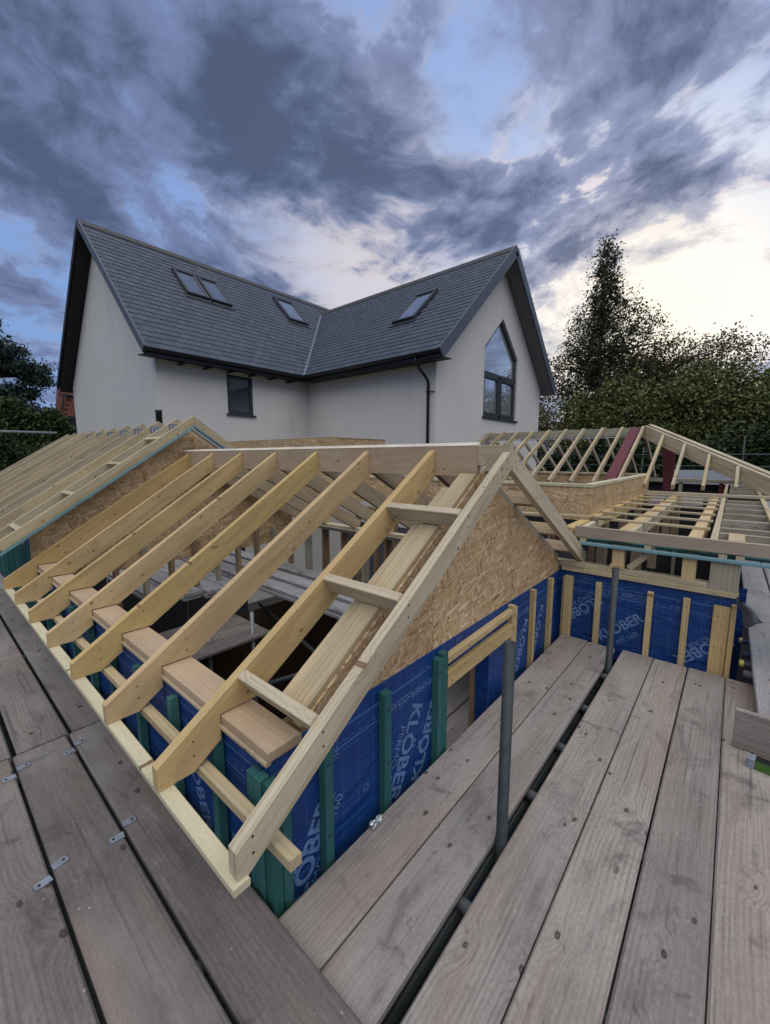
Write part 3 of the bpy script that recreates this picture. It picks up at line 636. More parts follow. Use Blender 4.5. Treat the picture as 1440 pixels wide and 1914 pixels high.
nails(ra, [(x, y-0.0225, rtop(x)-o_2) for y in RY for x in (0.62, 0.86, 2.2) for o_2 in (0.05, 0.11)], (0, -1, 0), 0.0036)

# ================================================================== flat roof D
rd = thing('flat_roof_frame', 'flat roof frame of joists and thin laths behind the blue back wall', 'roof frame', (6, 0.5, 0.95))
bar('fascia_beam', (XE+0.01, 1.07, 0.982), (XE+0.01, -1.6, 0.982), 0.045, 0.098, BEAM, rd)
bar('teal_lath', (XE-0.02, 1.04, 0.882), (XE-0.02, -1.6, 0.882), 0.05, 0.025, TEAL, rd)
box('teal_board', (XE+0.03, -1.6, 0.896), (XE+0.30, 0.97, 0.915), GREEN, rd)
for y in (1.0, 0.50, 0.02, -0.08): bar('packer', (XE-0.01, y, 0.905), (XE+0.15, y, 0.905), 0.05, 0.045, PALE if y != -0.08 else PINK, rd)
bar('strut', (XE+0.05, 0.63, 0.70), (XE+0.05, 0.45, 0.90), 0.045, 0.05, PALE, rd)
for y0, y1 in ((1.15, 1.24), (0.72, 0.75), (0.21, 0.215)):
    bar('joist', (XE+0.04, y0, 0.93), (9.2, y1, 0.93), 0.09, 0.14, FRESH, rd)
bar('joist', (XE+0.04, 1.06, 0.95), (5.0, 1.10, 0.95), 0.05, 0.08, CREAM, rd); bar('joist', (XE+0.04, 0.66, 0.94), (8.0, 0.68, 0.94), 0.045, 0.12, PALE, rd)
for x in (4.62, 5.2, 5.80, 6.45, 7.05, 7.65, 8.25, 8.85):
    bar('lath', (x+0.08, 1.27, 1.012), (x, 0.13, 1.012), 0.05, 0.024, PALE, rd)
bar('lath', (XE+0.06, 3.3, 1.04), (XE+0.75, 0.9, 1.03), 0.05, 0.024, PALE, rd)
for i in range(7):
    x = 4.45+0.6*i; box('post', (x+0.5, 1.16, -1.5), (x+0.59, 1.25, 0.859), BROWN, rd) if i % 2 else box('post', (x+0.6, 0.70, 0.2), (x+0.69, 0.79, 0.858), BROWN, rd)
for k in range(5): bar('maroon_post', (6.0+1.3*k, 0.1, -2.3), (6.0+1.3*k, 0.1, 0.85), 0.07, 0.07, MAROON, rd, z=(1, 0, 0))
# ladder of joists right of it
rl = thing('roof_ladder_frame', 'ladder shaped frame of pale joists at the right, beside the flat roof', 'roof frame', (6, -0.2, 0.95))
bar('stringer', (4.0, 0.085, 0.955), (12.6, 0.13, 0.955), 0.045, 0.12, PALE, rl); bar('stringer', (4.2, -0.31, 0.975), (12.6, -0.36, 0.975), 0.05, 0.12, PALE, rl)
for i in range(13):
    x = 4.75+0.62*i; bar('rung', (x, 0.064, 0.965), (x, -0.300-0.003*i, 0.965), 0.045, 0.11, GREY, rl)
box('rung', (4.38, -1.2, 0.90), (4.43, 0.06, 1.02), GREY, rl); box('end_block', (XE+0.05, -0.1, 0.98), (4.37, 0.0, 1.03), PALE, rl)

# ================================================================== osb upstand box
us = thing('osb_upstand', 'square osb upstand box with pale timber rim on the flat roof', 'roof upstand', (6.5, 2.5, 0.95))
X0, X1, Y0, Y1, ZT = 5.0, 9.0, 1.217, 4.6, 1.34
for y0, y1 in ((1.217, 2.9), (2.903, 4.6)):
    prism('osb_panel', (X0, y0, 0.93), (0, 1, 0), (0, 0, 1), [(0, 0), (y1-y0, 0), (y1-y0, ZT-0.93-0.03), (0, ZT-0.96)], 0.012, OSB, us)
for x0, x1 in ((5.0, 7.4), (7.403, 9.0)):
    prism('osb_panel', (x0, Y0, 0.93), (1, 0, 0), (0, 0, 1), [(0, 0), (x1-x0, 0), (x1-x0, ZT-0.96), (0, ZT-0.96)], 0.012, OSB, us)
prism('osb_panel', (X1-0.05, Y0, 0.93), (0, 1, 0), (0, 0, 1), [(0, 0), (Y1-Y0, 0), (Y1-Y0, ZT-0.96), (0, ZT-0.96)], 0.012, OSB, us)
box('rim', (X0-0.025, Y0+0.09, ZT-0.029), (X0+0.06, Y1, ZT+0.008), CREAM, us); box('rim', (X0-0.02, Y0-0.01, ZT-0.029), (X1, Y0+0.085, ZT+0.01), CREAM, us)
box('rim', (X1-0.09, Y0+0.09, ZT-0.029), (X1, Y1, ZT+0.009), PALE, us)
for k in range(7): box('stud', (X1-0.10, 1.6+0.45*k, 0.95), (X1-0.055, 1.65+0.45*k, ZT-0.03), PALE, us)
# second parapet behind the near ridge
pb = thing('osb_parapet', 'low osb parapet strip showing above the near ridge in front of the house', 'parapet', (5.2, 6.5, 1.0))
prism('osb_panel', (5.0, 5.45, 0.8), (0, 1, 0), (0, 0, 1), [(0, 0), (4.0, 0), (4.0, 1.20), (0, 1.20)], 0.012, OSB, pb)
prism('osb_panel', (5.0, 5.45, 0.8), (1, 0, 0), (0, 0, 1), [(0, 0), (1.36, 0), (1.36, 1.19), (0, 1.19)], 0.012, OSB, pb)
box('rim', (4.99, 5.44, 1.992), (6.37, 5.50, 2.01), PALE, pb); box('rim', (4.99, 5.51, 2.002), (5.05, 9.4, 2.02), PALE, pb)

# ================================================================== roof B and its gable wall
rb = thing('roof_frame', 'far left gable roof of closely spaced pale trusses with teal lath along its verge', 'roof frame', (2.3, 7.5, 0.8))
BX, BZ, BP = 2.302, 2.138, 0.682
def bt(x): return BZ-(BX-x)*BP
aB = math.atan(BP); bx = (math.cos(aB), 0, math.sin(aB)); bz = (-math.sin(aB), 0, math.cos(aB))
cx = (math.cos(aB), 0, -math.sin(aB)); cz = (math.sin(aB), 0, math.cos(aB))
def slopeL(name, y0, y1, xa, xb, off, dep, mat, par=None, **k):
    o = Vector((xa, y0, bt(xa)-off)); L = (xb-xa)/math.cos(aB); s = math.tan(aB)
    return prism(name, o, bx, bz, [(0, 0), (L, 0), (L-dep*s, -dep), (0, -dep)], y1-y0, mat, par or rb, **k)
def slopeR(name, y0, y1, xb, off, dep, mat, par=None, xa=None, **k):
    xa = xa or BX+0.001
    o = Vector((xa, y0, BZ-off-(xa-BX)*BP)); L = (xb-xa)/math.cos(aB); s = math.tan(aB)
    return prism(name, o, cx, cz, [(0, 0), (L, 0), (L, -dep), (dep*s, -dep)], y1-y0, mat, par or rb, **k)
slopeL('barge_rafter', 5.0, 5.045, 0.44, BX, 0, 0.085, PALE); slopeR('barge_rafter', 5.0, 5.045, 4.1, 0, 0.085, PALE)
slopeL('teal_lath', 4.99, 5.047, 0.46, BX, 0.105, 0.022, TEAL); slopeR('teal_lath', 4.99, 5.047, 4.0, 0.105, 0.022, TEAL)
slopeL('teal_lath', 5.20, 5.25, 0.46, BX, 0.115, 0.022, TEAL); slopeR('white_lath', 5.12, 5.17, 4.0, 0.115, 0.022, SAWN)
BY = [5.45+0.6*k for k in range(10)]
for i, y in enumerate(BY):
    slopeL('rafter', y, y+0.04, 0.42, BX, 0, 0.12, PALE)
    slopeR('rafter', y, y+0.04, 3.7, 0, 0.12, PALE)
    if i < 7:
        pl = box('nail_plate', (BX-0.11, y-0.003, BZ-0.17), (BX+0.11, y, BZ-0.075), GALV, rb, ch=0.0004)
        for q in range(5): box('tooth_row', (BX-0.09+0.04*q, y-0.006, BZ-0.16), (BX-0.075+0.04*q, y-0.0035, BZ-0.085), WHITE, pl, ch=0.0004)
for x in (0.62, 1.06, 1.5, 1.92):
    o_ = Vector((x, 5.046, bt(x)))-Vector(bz)*0.045; bar('noggin', o_, o_+Vector((0, 0.403, 0)), 0.045, 0.085, PALE, rb, z=bz)
bar('noggin', (0.62, 5.05, 0.86), (0.70, 5.40, 0.86), 0.045, 0.045, SAWN, rb)
for y in (5.9, 7.6): slopeL('bracing', y, y+0.09, 0.8, 2.1, 0.15, 0.025, PALE)
bar('soffit_board', (0.44, 5.0, 0.80), (0.44, 11.0, 0.80), 0.06, 0.03, PALE, rb)
wbg = thing('timber_frame_wall', 'brown osb gable wall under the far left roof', 'timber wall', (2.3, 5.3, -2.4))
def zB(x): return bt(x)-0.125 if x < BX else BZ-0.125-(x-BX)*BP
xj = [0.72, 1.5, 2.42, 3.9]
for i in range(3):
    a, b = xj[i]+0.001, xj[i+1]-0.001
    pts = [(a, 0.36), (b, 0.36), (b, zB(b))] + ([(BX, zB(BX))] if a < BX < b else []) + [(a, zB(a))]
    prism('osb_panel', (0, 5.29, 0), (1, 0, 0), (0, 0, 1), pts, 0.012, OSB, wbg)
for i in range(11): box('stud', (0.8+0.3*i, 5.19, -2.3 if i < 3 else -0.018), (0.845+0.3*i, 5.287, 0.62), DARKT if i % 3 else GREY, wbg)
for i in range(3): prism('shade_sheathing', (0.8+1.4*i, 8.6, -2.4), (1, 0, 0), (0, 0, 1), [(0, 0), (1.39, 0), (1.39, 3.0), (0, 3.0)], 0.012, SHADE, wbg)  # dark sheets added where the inside falls into shade
wbe = thing('timber_frame_wall', 'dark teal membrane wall under the far left eaves', 'timber wall', (0.75, 8, -2.4))
prism('membrane', (0.752, 5.30, 0.6), (0, 1, 0), (0, 0, 1), [(0, -3), (6, -3), (6, 0.22), (0, 0.22)], 0.0035, MEMB, wbe)
for k in range(14): box('batten', (0.705, 5.33+0.4*k, -2.3), (0.748, 5.36+0.4*k, 0.78), GREEN, wbe)
# clear plastic sheet lying on far rafters is dull grey
tube('vent_pipe', [(2.83, 7.4, 1.6), (2.83, 7.4, 2.40), (2.83, 7.4, 2.43)], [0.05, 0.05, 0.058], BLACK, label='short black vent pipe standing behind the far left roof ridge', cat='vent pipe')

# ================================================================== inner right wall of A, and crash deck inside
wi = thing('stud_wall', 'open stud wall inside the near roof with a timber plate on top', 'stud wall', (4.1, 3.2, -2.4))
box('wall_plate', (4.04, 1.25, 0.565), (4.18, 5.25, 0.61), GREY, wi)
for k in range(10):
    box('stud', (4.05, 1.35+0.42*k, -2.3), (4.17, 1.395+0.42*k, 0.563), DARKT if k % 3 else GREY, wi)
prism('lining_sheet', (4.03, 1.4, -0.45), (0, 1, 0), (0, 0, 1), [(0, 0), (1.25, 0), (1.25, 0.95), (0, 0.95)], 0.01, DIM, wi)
box('bottom_rail', (4.05, 1.3, -0.35), (4.17, 5.2, -0.30), DARKT, wi)
w2 = thing('stud_wall', 'second open stud wall deeper inside the building', 'stud wall', (6, 4, -2.4))
box('wall_plate', (6.0, 1.3, 0.60), (6.12, 6.5, 0.645), DARKT, w2)
for k in range(10): box('stud', (6.0, 1.4+0.5*k, -2.3), (6.12, 1.45+0.5*k, 0.598), DARKT, w2)
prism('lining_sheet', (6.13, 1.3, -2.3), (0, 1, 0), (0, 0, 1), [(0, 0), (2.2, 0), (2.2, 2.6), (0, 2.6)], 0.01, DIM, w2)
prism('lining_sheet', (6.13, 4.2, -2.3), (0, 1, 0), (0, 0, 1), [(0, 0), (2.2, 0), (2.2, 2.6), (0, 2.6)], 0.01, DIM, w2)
DK = [((3.30, 1.6), (3.52, 5.2)), ((3.03, 1.45), (3.26, 5.2)), ((2.62, 4.78), (2.86, 7.0)), ((2.36, 4.80), (2.60, 7.0)), ((2.10, 4.9), (2.33, 6.9))]
DK = [(3.56, 3.78, 1.5, 5.4, 'farthest'), (3.23, 3.46, 1.5, 5.6, 'middle'), (2.92, 3.145, 1.55, 5.5, 'nearest'), (2.55, 2.775, 4.75, 7.6, 'short fourth'), (2.31, 2.535, 4.9, 7.6, 'short fifth'), (2.07, 2.295, 5.0, 7.5, 'short sixth'), (1.75, 1.975, 5.4, 7.2, 'short seventh'), (3.25, 3.475, 5.62, 8.2, 'second length'), (2.93, 3.155, 5.52, 8.2, 'third length'), (3.57, 3.795, 5.42, 8.2, 'fourth length')]
for a, b, y0, y1, lb in DK:
    sboard((a, y0, -0.065), (b, y1, -0.02), 'silver grey board of the inner deck seen through the rafters, %s from the eaves' % lb, BOARDG, 'boards of the inner deck')
    sboard((a-0.02, y0+0.02, -0.112), (b-0.02, y1, -0.067), 'lower board doubled under the inner deck, %s' % lb, BOARDG, 'boards of the inner deck')
for k in range(4):
    sboard((1.25, 4.0+0.24*k, -0.42), (2.6, 4.225+0.24*k, -0.382), 'shade-toned board of the lower deck inside, %s from the near gable' % ['nearest', 'second', 'third', 'farthest'][k], BOARDL, 'boards of the lower inner deck')  # darker board colour puts shade on this deck
for k in range(5):
    sboard((2.3, 1.9+0.24*k, -0.75), (3.95, 2.125+0.24*k, -0.712), 'shade-toned board of the deck deep below the inner platform, %s from the near gable' % ['first', 'second', 'third', 'fourth', 'fifth'][k], BOARDL, 'boards deep inside')  # shade deep inside carried by the darker board colour
for k in range(3): sboard((1.75, 1.42+0.235*k, -0.54), (3.95, 1.645+0.235*k, -0.50), 'brown board seen through the window opening, %s behind the blue wall' % ['first', 'second', 'third'][k], BOARD, 'boards behind the window opening')
tube('scaffold_tube', [(1.4, 3.05, -0.30), (3.95, 2.0, -0.12)], 0.0242, TUBE, label='scaffold tube crossing the dark inside below the rafters', cat='scaffold tube')
tube('scaffold_tube', [(2.3, 1.6, -0.5), (3.2, 5.2, -0.5)], 0.0242, TUBE, label='scaffold tube running away inside, below the crossing tube', cat='scaffold tube')
for k, (x, y) in enumerate(((2.42, 4.1), (2.9, 2.9), (2.0, 4.3))): tube('scaffold_pole', [(x, y, -2.4), (x, y, -0.12)], 0.0242, GALV, label='grey pole holding up the inner deck, ' + ['under its far boards', 'under the middle of the long boards', 'by the eaves side'][k], cat='scaffold pole')
for k in range(9): pass
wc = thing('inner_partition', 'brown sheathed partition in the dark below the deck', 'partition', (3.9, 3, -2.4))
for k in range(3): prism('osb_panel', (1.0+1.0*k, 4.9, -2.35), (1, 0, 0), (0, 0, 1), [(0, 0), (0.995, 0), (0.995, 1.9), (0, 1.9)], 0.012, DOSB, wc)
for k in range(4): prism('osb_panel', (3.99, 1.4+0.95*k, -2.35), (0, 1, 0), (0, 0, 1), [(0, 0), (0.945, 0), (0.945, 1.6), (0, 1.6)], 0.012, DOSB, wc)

# ================================================================== hipped roof C
rc = thing('roof_frame', 'far right hipped roof with slender rafters, in front of the trees', 'roof frame', (10.6, 3, 1.0))
CX_, CZ_, CP = 10.6, 2.33, 0.50
aC = math.atan(CP)
bar('ridge_beam', (CX_, 1.60, CZ_-0.12), (CX_, 5.55, CZ_-0.12), 0.045, 0.18, GREY, rc)
bar('ridge_strip', (CX_-0.03, 1.60, CZ_-0.235), (CX_-0.03, 5.4, CZ_-0.235), 0.02, 0.02, WHITE, rc)
CY = [1.62+0.405*k for k in range(10)]
for i, y in enumerate(CY):
    for sgn, xe in ((-1, 8.35), (1, 12.9)):
        xa = CX_+sgn*0.024; p0 = Vector((xa, y, CZ_-0.045)); p1 = Vector((xe, y, CZ_-0.045-abs(xe-CX_)*CP))
        bar('rafter', p0, p1, 0.045, 0.10, PALE if sgn < 0 else GREY, rc)
H0 = Vector((CX_, 1.60, CZ_-0.02)); H1 = Vector((8.05, -0.95, CZ_-0.02-2.55*CP)); H2 = Vector((13.15, -0.95, CZ_-0.02-2.55*CP))
bar('hip_rafter', H0-Vector((0, 0, 0.10)), H1-Vector((0, 0, 0.10)), 0.05, 0.26, PALE, rc); bar('hip_rafter', H0-Vector((0, 0, 0.10)), H2-Vector((0, 0, 0.10)), 0.05, 0.24, GREY, rc)
for k in range(1, 6):      # jacks on the -x side
    y = 1.60-0.405*k; t = (1.60-y)/2.55; xh = CX_-2.55*t; z = CZ_-0.05-(CX_-xh)*CP
    if xh > 8.6: bar('jack_rafter', (xh-0.03, y, z), (8.35, y, CZ_-0.05-(CX_-8.35)*CP), 0.045, 0.09, PALE, rc)
for k in range(0, 13):      # jacks on the hip end, close set
    x = 8.35+0.40*k; t = abs(x-CX_)/2.55
    if t < 1: bar('jack_rafter', (x, 1.60-2.55*t, CZ_-0.05-2.55*t*CP), (x, -1.1, CZ_-0.05-2.70*CP), 0.045, 0.10, PALE, rc)
bar('hip_capping', H0+Vector((0.05, -0.10, 0.035)), H1+Vector((0.05, -0.10, 0.035)), 0.10, 0.03, PALE, rc)
for y, xe in ((1.77, 8.5),):
    p0 = Vector((CX_-0.05, y, CZ_-0.06)); p1 = Vector((xe, y, CZ_-0.06-(CX_-xe)*CP)); bar('steel_beam', p0, p1, 0.19, 0.05, MAROON, rc, z=(CP, 0, 1))
p0 = Vector((CX_+0.06, 1.15, CZ_-0.3)); bar('steel_post', (CX_+0.3, 1.05, 0.3), (CX_+0.06, 1.15, CZ_-0.35), 0.20, 0.06, MAROON, rc, z=(1, 0, 0))
box('eaves_plate', (8.36, -0.9, 1.02), (8.50, 5.5, 1.065), PALE, rc); box('eaves_plate', (12.75, -0.9, 1.02), (12.9, 5.5, 1.11), GREY, rc)
for k in range(8): box('stud', (12.78, -0.6+0.8*k, -2.3), (12.86, -0.52+0.8*k, 1.018), MAROON if k % 2 else GREY, rc)
for k in range(4): prism('shade_sheathing', (12.92, -1.0+1.6*k, -2.4), (0, 1, 0), (0, 0, 1), [(0, 0), (1.59, 0), (1.59, 3.38), (0, 3.38)], 0.012, SHADE, rc)  # dark sheets added to keep the inside dim
for k in range(5): prism('shade_sheathing', (4.75+1.65*k, -1.12, -2.4), (1, 0, 0), (0, 0, 1), [(0, 0), (1.64, 0), (1.64, 3.2), (0, 3.2)], 0.012, SHADE, rc)  # unseen dark sheets added to block side light
box('lining_board', (13.2, -0.2, 0.9), (13.22, 1.3, 1.32), WHITE, rc)
for k in range(8):
    sboard((8.9+0.24*k, -1.0, 0.78), (9.125+0.24*k, 2.4, 0.818), 'pale floor board inside the hipped roof, %s behind the flat roof laths' % ['first', 'second', 'third', 'fourth', 'fifth', 'sixth', 'seventh', 'eighth'][k], BOARDG, 'boards inside the hipped roof')
for y in (0.9, 0.35, -0.2, 1.7): tube('bracket', [(8.75, y, 0.82), (8.75, y, 0.95)], 0.03, TUBE, rc)

# ================================================================== right edge: platform along the return wall
for k in range(3):
    sboard((3.05, -0.447-0.24*k, 0.112), (8.6, -0.222-0.24*k, 0.15), 'pale grey scaffold board at the right edge, running back past the wall end%s' % ['', ', second out', ', third out'][k], BOARDG, 'boards of the far right platform', bow=0.013)
for k, (x, m_) in enumerate(((4.55, GALV), (4.24, GALV), (4.03, YCAP), (3.85, GALV))):
    t = thing('scaffold_tube', ['thin tube end with a pale collar, farthest under the right board', 'grey tube end second in the stack under the right board', 'tube end with a bright yellow cap under the right board', 'grey tube end nearest, under the right board'][k], 'scaffold tube', (x, -0.15, 0.075), 'tube ends under the right board')
    tube('pipe', [(x, -0.17, 0.078), (x, -0.75, 0.078)], 0.0242, GALV, t)
    if k in (0, 2): tube('cap', [(x, -0.145, 0.078), (x, -0.172, 0.078)], 0.026 if k == 2 else 0.022, YCAP if k == 2 else PALE, t)
sboard((2.925, -0.75, 0.002), (2.963, -0.118, 0.232), 'dark weathered board standing on edge across the right platform', BOARD, 'boards on edge')
t = thing('spirit_level', 'green bar with a silver end cap lying by the upright board', 'tool', (2.8, -0.25, 0.0))
bar('body', (2.80, -0.215, 0.028), (2.74, -0.75, 0.028), 0.05, 0.05, LIME, t); bar('end_cap', (2.804, -0.178, 0.028), (2.80, -0.213, 0.028), 0.054, 0.054, CLIP, t); bar('top_strip', (2.80, -0.215, 0.0555), (2.74, -0.75, 0.0555), 0.052, 0.004, BLACK, t)
# damp proof flap hanging at the wall corner
v = []; fv = []
nu = nv = 8
c00, c10, c11, c01 = Vector((3.90, -0.080, 0.62)), Vector((3.82, -0.125, 0.615)), Vector((3.70, -0.235, 0.53)), Vector((3.80, -0.150, 0.435))
for j in range(nv+1):
    for i in range(nu+1):
        a, b = i/nu, j/nv
        p = (c00*(1-a)+c10*a)*(1-b)+(c01*(1-a)+c11*a)*b
        v.append(p+Vector((0.018*math.sin(6*a+2*b), 0.006*math.sin(9*b), 0.008*math.sin(7*a+4*b))))
for j in range(nv):
    for i in range(nu): q = j*(nu+1)+i; fv.append((q, q+1, q+nu+2, q+nu+1))
link('membrane_flap', mesh(v, fv, smooth=True), FLAP, Matrix(), None, 'grey damp proof sheet hanging loose from the wall corner', 'plastic sheet')
# foil scrap
v = []; fv = []
for j in range(7):
    for i in range(9): v.append((-0.05+0.0125*i+random.uniform(-.006, .006), -0.02+0.007*j+random.uniform(-.004, .004), 0.012+random.uniform(-.011, .014)))
for j in range(6):
    for i in range(8): q = j*9+i; fv.append((q, q+1, q+10, q+9))
link('foil_scrap', mesh(v, fv), FOIL, Matrix.Translation((1.225, 1.10, 0.003)) @ Matrix.Diagonal((0.75, 0.6, 0.8, 1)), None, 'crumpled piece of silver foil on the board edge by the blue wall', 'foil')

# ================================================================== the house
hs = thing('house', 'white rendered house with slate roofs, a pointed gable window and black gutters', 'house', (8, 9, -2.6))
ZE = 3.95; YM = 10.0; XG = 3.82; XI = 8.09; YG = 5.4; XR_ = 14.55
def wall(name, org, xd, poly, par=hs, t=0.3): return prism(name, org, xd, (0, 0, 1), poly, t, RENDER, par)
MRY, MRZ = 13.3, 7.62; WRX, WRZ = 11.2, 7.2
ms = (MRZ-ZE)/(MRY-9.6); ws = (WRZ-ZE)/(WRX-7.65)
# gable wall to the left (faces -x)
wall('wall', (XG+0.3, YM, -2.6), (0, 1, 0), [(0, 0), (6.8, 0), (6.8, ZE+2.6+0.25), (3.3+0.1, MRZ+2.6-0.28), (0, ZE+2.6+0.25)], t=0.3)
# front wall (faces -y) with window hole pieces
wx0, wx1, wz0, wz1 = 5.50, 6.23, 2.76, 3.74
wall('wall', (0, YM, 0), (1, 0, 0), [(XG+0.302, -2.6), (wx0, -2.6), (wx0, 4.2), (XG+0.302, 4.2)])
wall('wall', (0, YM, 0), (1, 0, 0), [(wx1, -2.6), (XI, -2.6), (XI, 4.2), (wx1, 4.2)])
wall('wall', (0, YM, 0), (1, 0, 0), [(wx0, -2.6), (wx1, -2.6), (wx1, wz0), (wx0, wz0)]); wall('wall', (0, YM, 0), (1, 0, 0), [(wx0, wz1), (wx1, wz1), (wx1, 4.2), (wx0, 4.2)])
# wing wall (faces -x)
wall('wall', (XI+0.3, YG, -2.6), (0, 1, 0), [(0, 0), (4.6, 0), (4.6, 6.85), (0, 6.85)])
# wing gable (faces -y) round the pointed window
gx0, gx1, gz0, gzl, gzr, gax, gaz = 10.42, 12.60, 2.77, 4.60, 4.60, 11.48, 5.56
def gz(x): return min(ZE+(x-7.65)*ws, ZE+(14.75-x)*ws)-0.12
xa, xb = XI+0.302, XR_
for pl in ([(xa, -2.6), (gx0, -2.6), (gx0, gz(gx0)), (xa, gz(xa))], [(gx1, -2.6), (xb, -2.6), (xb, gz(xb)), (gx1, gz(gx1))],
           [(gx0, -2.6), (gx1, -2.6), (gx1, gz0), (gx0, gz0)],
           [(gx0, gzl), (gax, gaz), (gax, gz(gax)), (WRX, gz(WRX)), (gx0, gz(gx0))], [(gax, gaz), (gx1, gzr), (gx1, gz(gx1)), (gax, gz(gax))]):
    wall('wall', (0, YG, 0), (1, 0, 0), pl)
wall('wall', (XR_, YG+0.3, -2.6), (0, 1, 0), [(0, 0), (9, 0), (9, 6.6), (0, 6.6)])
# small window
wn = link('window', None, None, Matrix.Translation((wx0, YM, wz0)), hs)
def rectframe(par, x0, x1, z0, z1, y, w, d, mat, name='frame'):
    box(name, (x0, y, z0), (x0+w, y+d, z1), mat, par, ch=0.004); box(name, (x1-w, y, z0), (x1, y+d, z1), mat, par, ch=0.004)
    box(name, (x0+w, y, z0), (x1-w, y+d, z0+w), mat, par, ch=0.004); box(name, (x0+w, y, z1-w), (x1-w, y+d, z1), mat, par, ch=0.004)
rectframe(wn, wx0+0.002, wx1-0.002, wz0, wz1, YM+0.02, 0.075, 0.07, DGREY)
box('pane', (wx0+0.07, YM+0.06, wz0+0.07), (wx1-0.07, YM+0.075, wz1-0.07), GLASS3, wn, ch=0.001); box('sill', (wx0-0.05, YM-0.06, wz0-0.045), (wx1+0.05, YM+0.02, wz0-0.002), DGREY, wn)
# pointed gable window
gw = link('window', None, None, Matrix.Translation((gx0, YG, gz0)), hs)
def fbar(p, q, w=0.09, d=0.09, y=YG+0.10, mat=DGREY): bar('frame', (p[0], y, p[1]), (q[0], y, q[1]), d, w, mat, gw, z=(-(q[1]-p[1]), 0, q[0]-p[0]), ch=0.004)
i_ = 0.045; TR = 3.95
fbar((gx0+i_, gz0), (gx0+i_, gzl)); fbar((gx1-i_, gz0), (gx1-i_, gzr)); fbar((gx0, gz0+i_), (gx1, gz0+i_)); fbar((gx0, TR), (gx1, TR), 0.12)
fbar((gx0+0.03, gzl-0.03), (gax, gaz-0.05)); fbar((gax, gaz-0.05), (gx1-0.03, gzr-0.03)); fbar((gx0+1.10, gz0), (gx0+1.10, TR), 0.13)
for x0, x1 in ((gx0+0.09, gx0+1.035), (gx0+1.165, gx1-0.09)):
    fbar((x0+.025, gz0+0.09), (x0+.025, TR-0.06), 0.05, 0.05, YG+0.07); fbar((x1-.025, gz0+0.09), (x1-.025, TR-0.06), 0.05, 0.05, YG+0.07)
    fbar((x0, gz0+0.115), (x1, gz0+0.115), 0.05, 0.05, YG+0.075); fbar((x0, TR-0.085), (x1, TR-0.085), 0.05, 0.05, YG+0.075)
    prism('pane', (0, YG+0.105, 0), (1, 0, 0), (0, 0, 1), [(x0, gz0+0.09), (x1, gz0+0.09), (x1, TR-0.06), (x0, TR-0.06)], 0.01, GLASS, gw)
prism('pane', (0, YG+0.105, 0), (1, 0, 0), (0, 0, 1), [(gx0+.08, TR+.05), (gx1-.08, TR+.05), (gx1-.08, gzr-.05), (gax, gaz-.13), (gx0+.08, gzl-.05)], 0.01, GLASS, gw)
box('sill', (gx0-0.05, YG-0.06, gz0-0.05), (gx1+0.05, YG+0.06, gz0-0.002), DGREY, gw)
# dark rooms behind glass
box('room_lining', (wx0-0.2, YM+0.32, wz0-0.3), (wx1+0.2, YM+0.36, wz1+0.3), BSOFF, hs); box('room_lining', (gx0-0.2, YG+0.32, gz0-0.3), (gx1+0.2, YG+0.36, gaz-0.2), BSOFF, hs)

# roof slopes
def mslope(x, y, off=0): return (x, y, ZE+(y-9.6)*ms+off)
rm = link('roof', mesh([(3.5, 9.62, ZE-0.03), (11.2, 9.62, ZE-0.03), (11.2, MRY, MRZ-0.05), (3.5, MRY, MRZ-0.05), (3.5, 17.0, ZE-0.03), (11.2, 17.0, ZE-0.03), (14.6, MRY, MRZ-0.05), (14.6, 17, ZE-.03), (14.6, 9.62, ZE-.03)],
    [(0, 1, 2, 3), (3, 2, 5, 4), (2, 6, 7, 5), (1, 8, 6, 2)]), UNDER, Matrix(), hs)
rw = link('roof', mesh([(7.67, 5.02, ZE-0.03), (WRX, 5.02, WRZ-0.05), (14.75, 5.02, ZE-0.03), (7.67, 9.7, ZE-0.03), (WRX, 12.9, WRZ-0.05), (14.75, 9.9, ZE-0.03)],
    [(0, 1, 4, 3), (1, 2, 5, 4)]), UNDER, Matrix(), hs)
slates = []
def slate_field(u0, org, U, V, ulen_fn, courses, gauge, sw, skip):
    U = Vector(U).normalized(); V = Vector(V).normalized(); Nn = U.cross(V)
    if Nn.z < 0: Nn = -Nn
    for c_ in range(courses):
        v0 = c_*gauge; a, b = ulen_fn(v0+gauge/2)
        x = a - (sw/2 if c_ % 2 else 0)
        while x < b:
            l, r_ = max(x, a), min(x+sw, b)
            if r_-l > 0.03 and not skip((l+r_)/2, v0+gauge/2):
                slates.append((org, U, V, Nn, l+0.0035, r_-0.0035, v0-0.012, gauge+0.03))
            x += sw
mlen = math.hypot(MRY-9.6, MRZ-ZE); wlen = math.hypot(WRX-7.65, WRZ-ZE); gm = mlen/25; gw_ = wlen/24
MV = (0, (MRY-9.6)/mlen, (MRZ-ZE)/mlen); WV = ((WRX-7.65)/wlen, 0, (WRZ-ZE)/wlen)
my = lambda v: 9.6+v*MV[1]
SK_M = [(5.38, 6.00, 11.65, 12.52), (6.06, 6.68, 11.65, 12.52), (8.88, 9.68, 11.87, 12.80)]
SK_W = [(6.70, 7.44, 9.02, 10.12)]
def skM(u, v): return any(a+0.06 < 3.5+u < b-0.06 and c+0.05 < my(v) < d_-0.05 for a, b, c, d_ in SK_M)
def skW(u, v): return any(a+0.06 < 5.0+u < b-0.06 and c+0.05 < 7.65+v*WV[0] < d_-0.05 for a, b, c, d_ in SK_W)
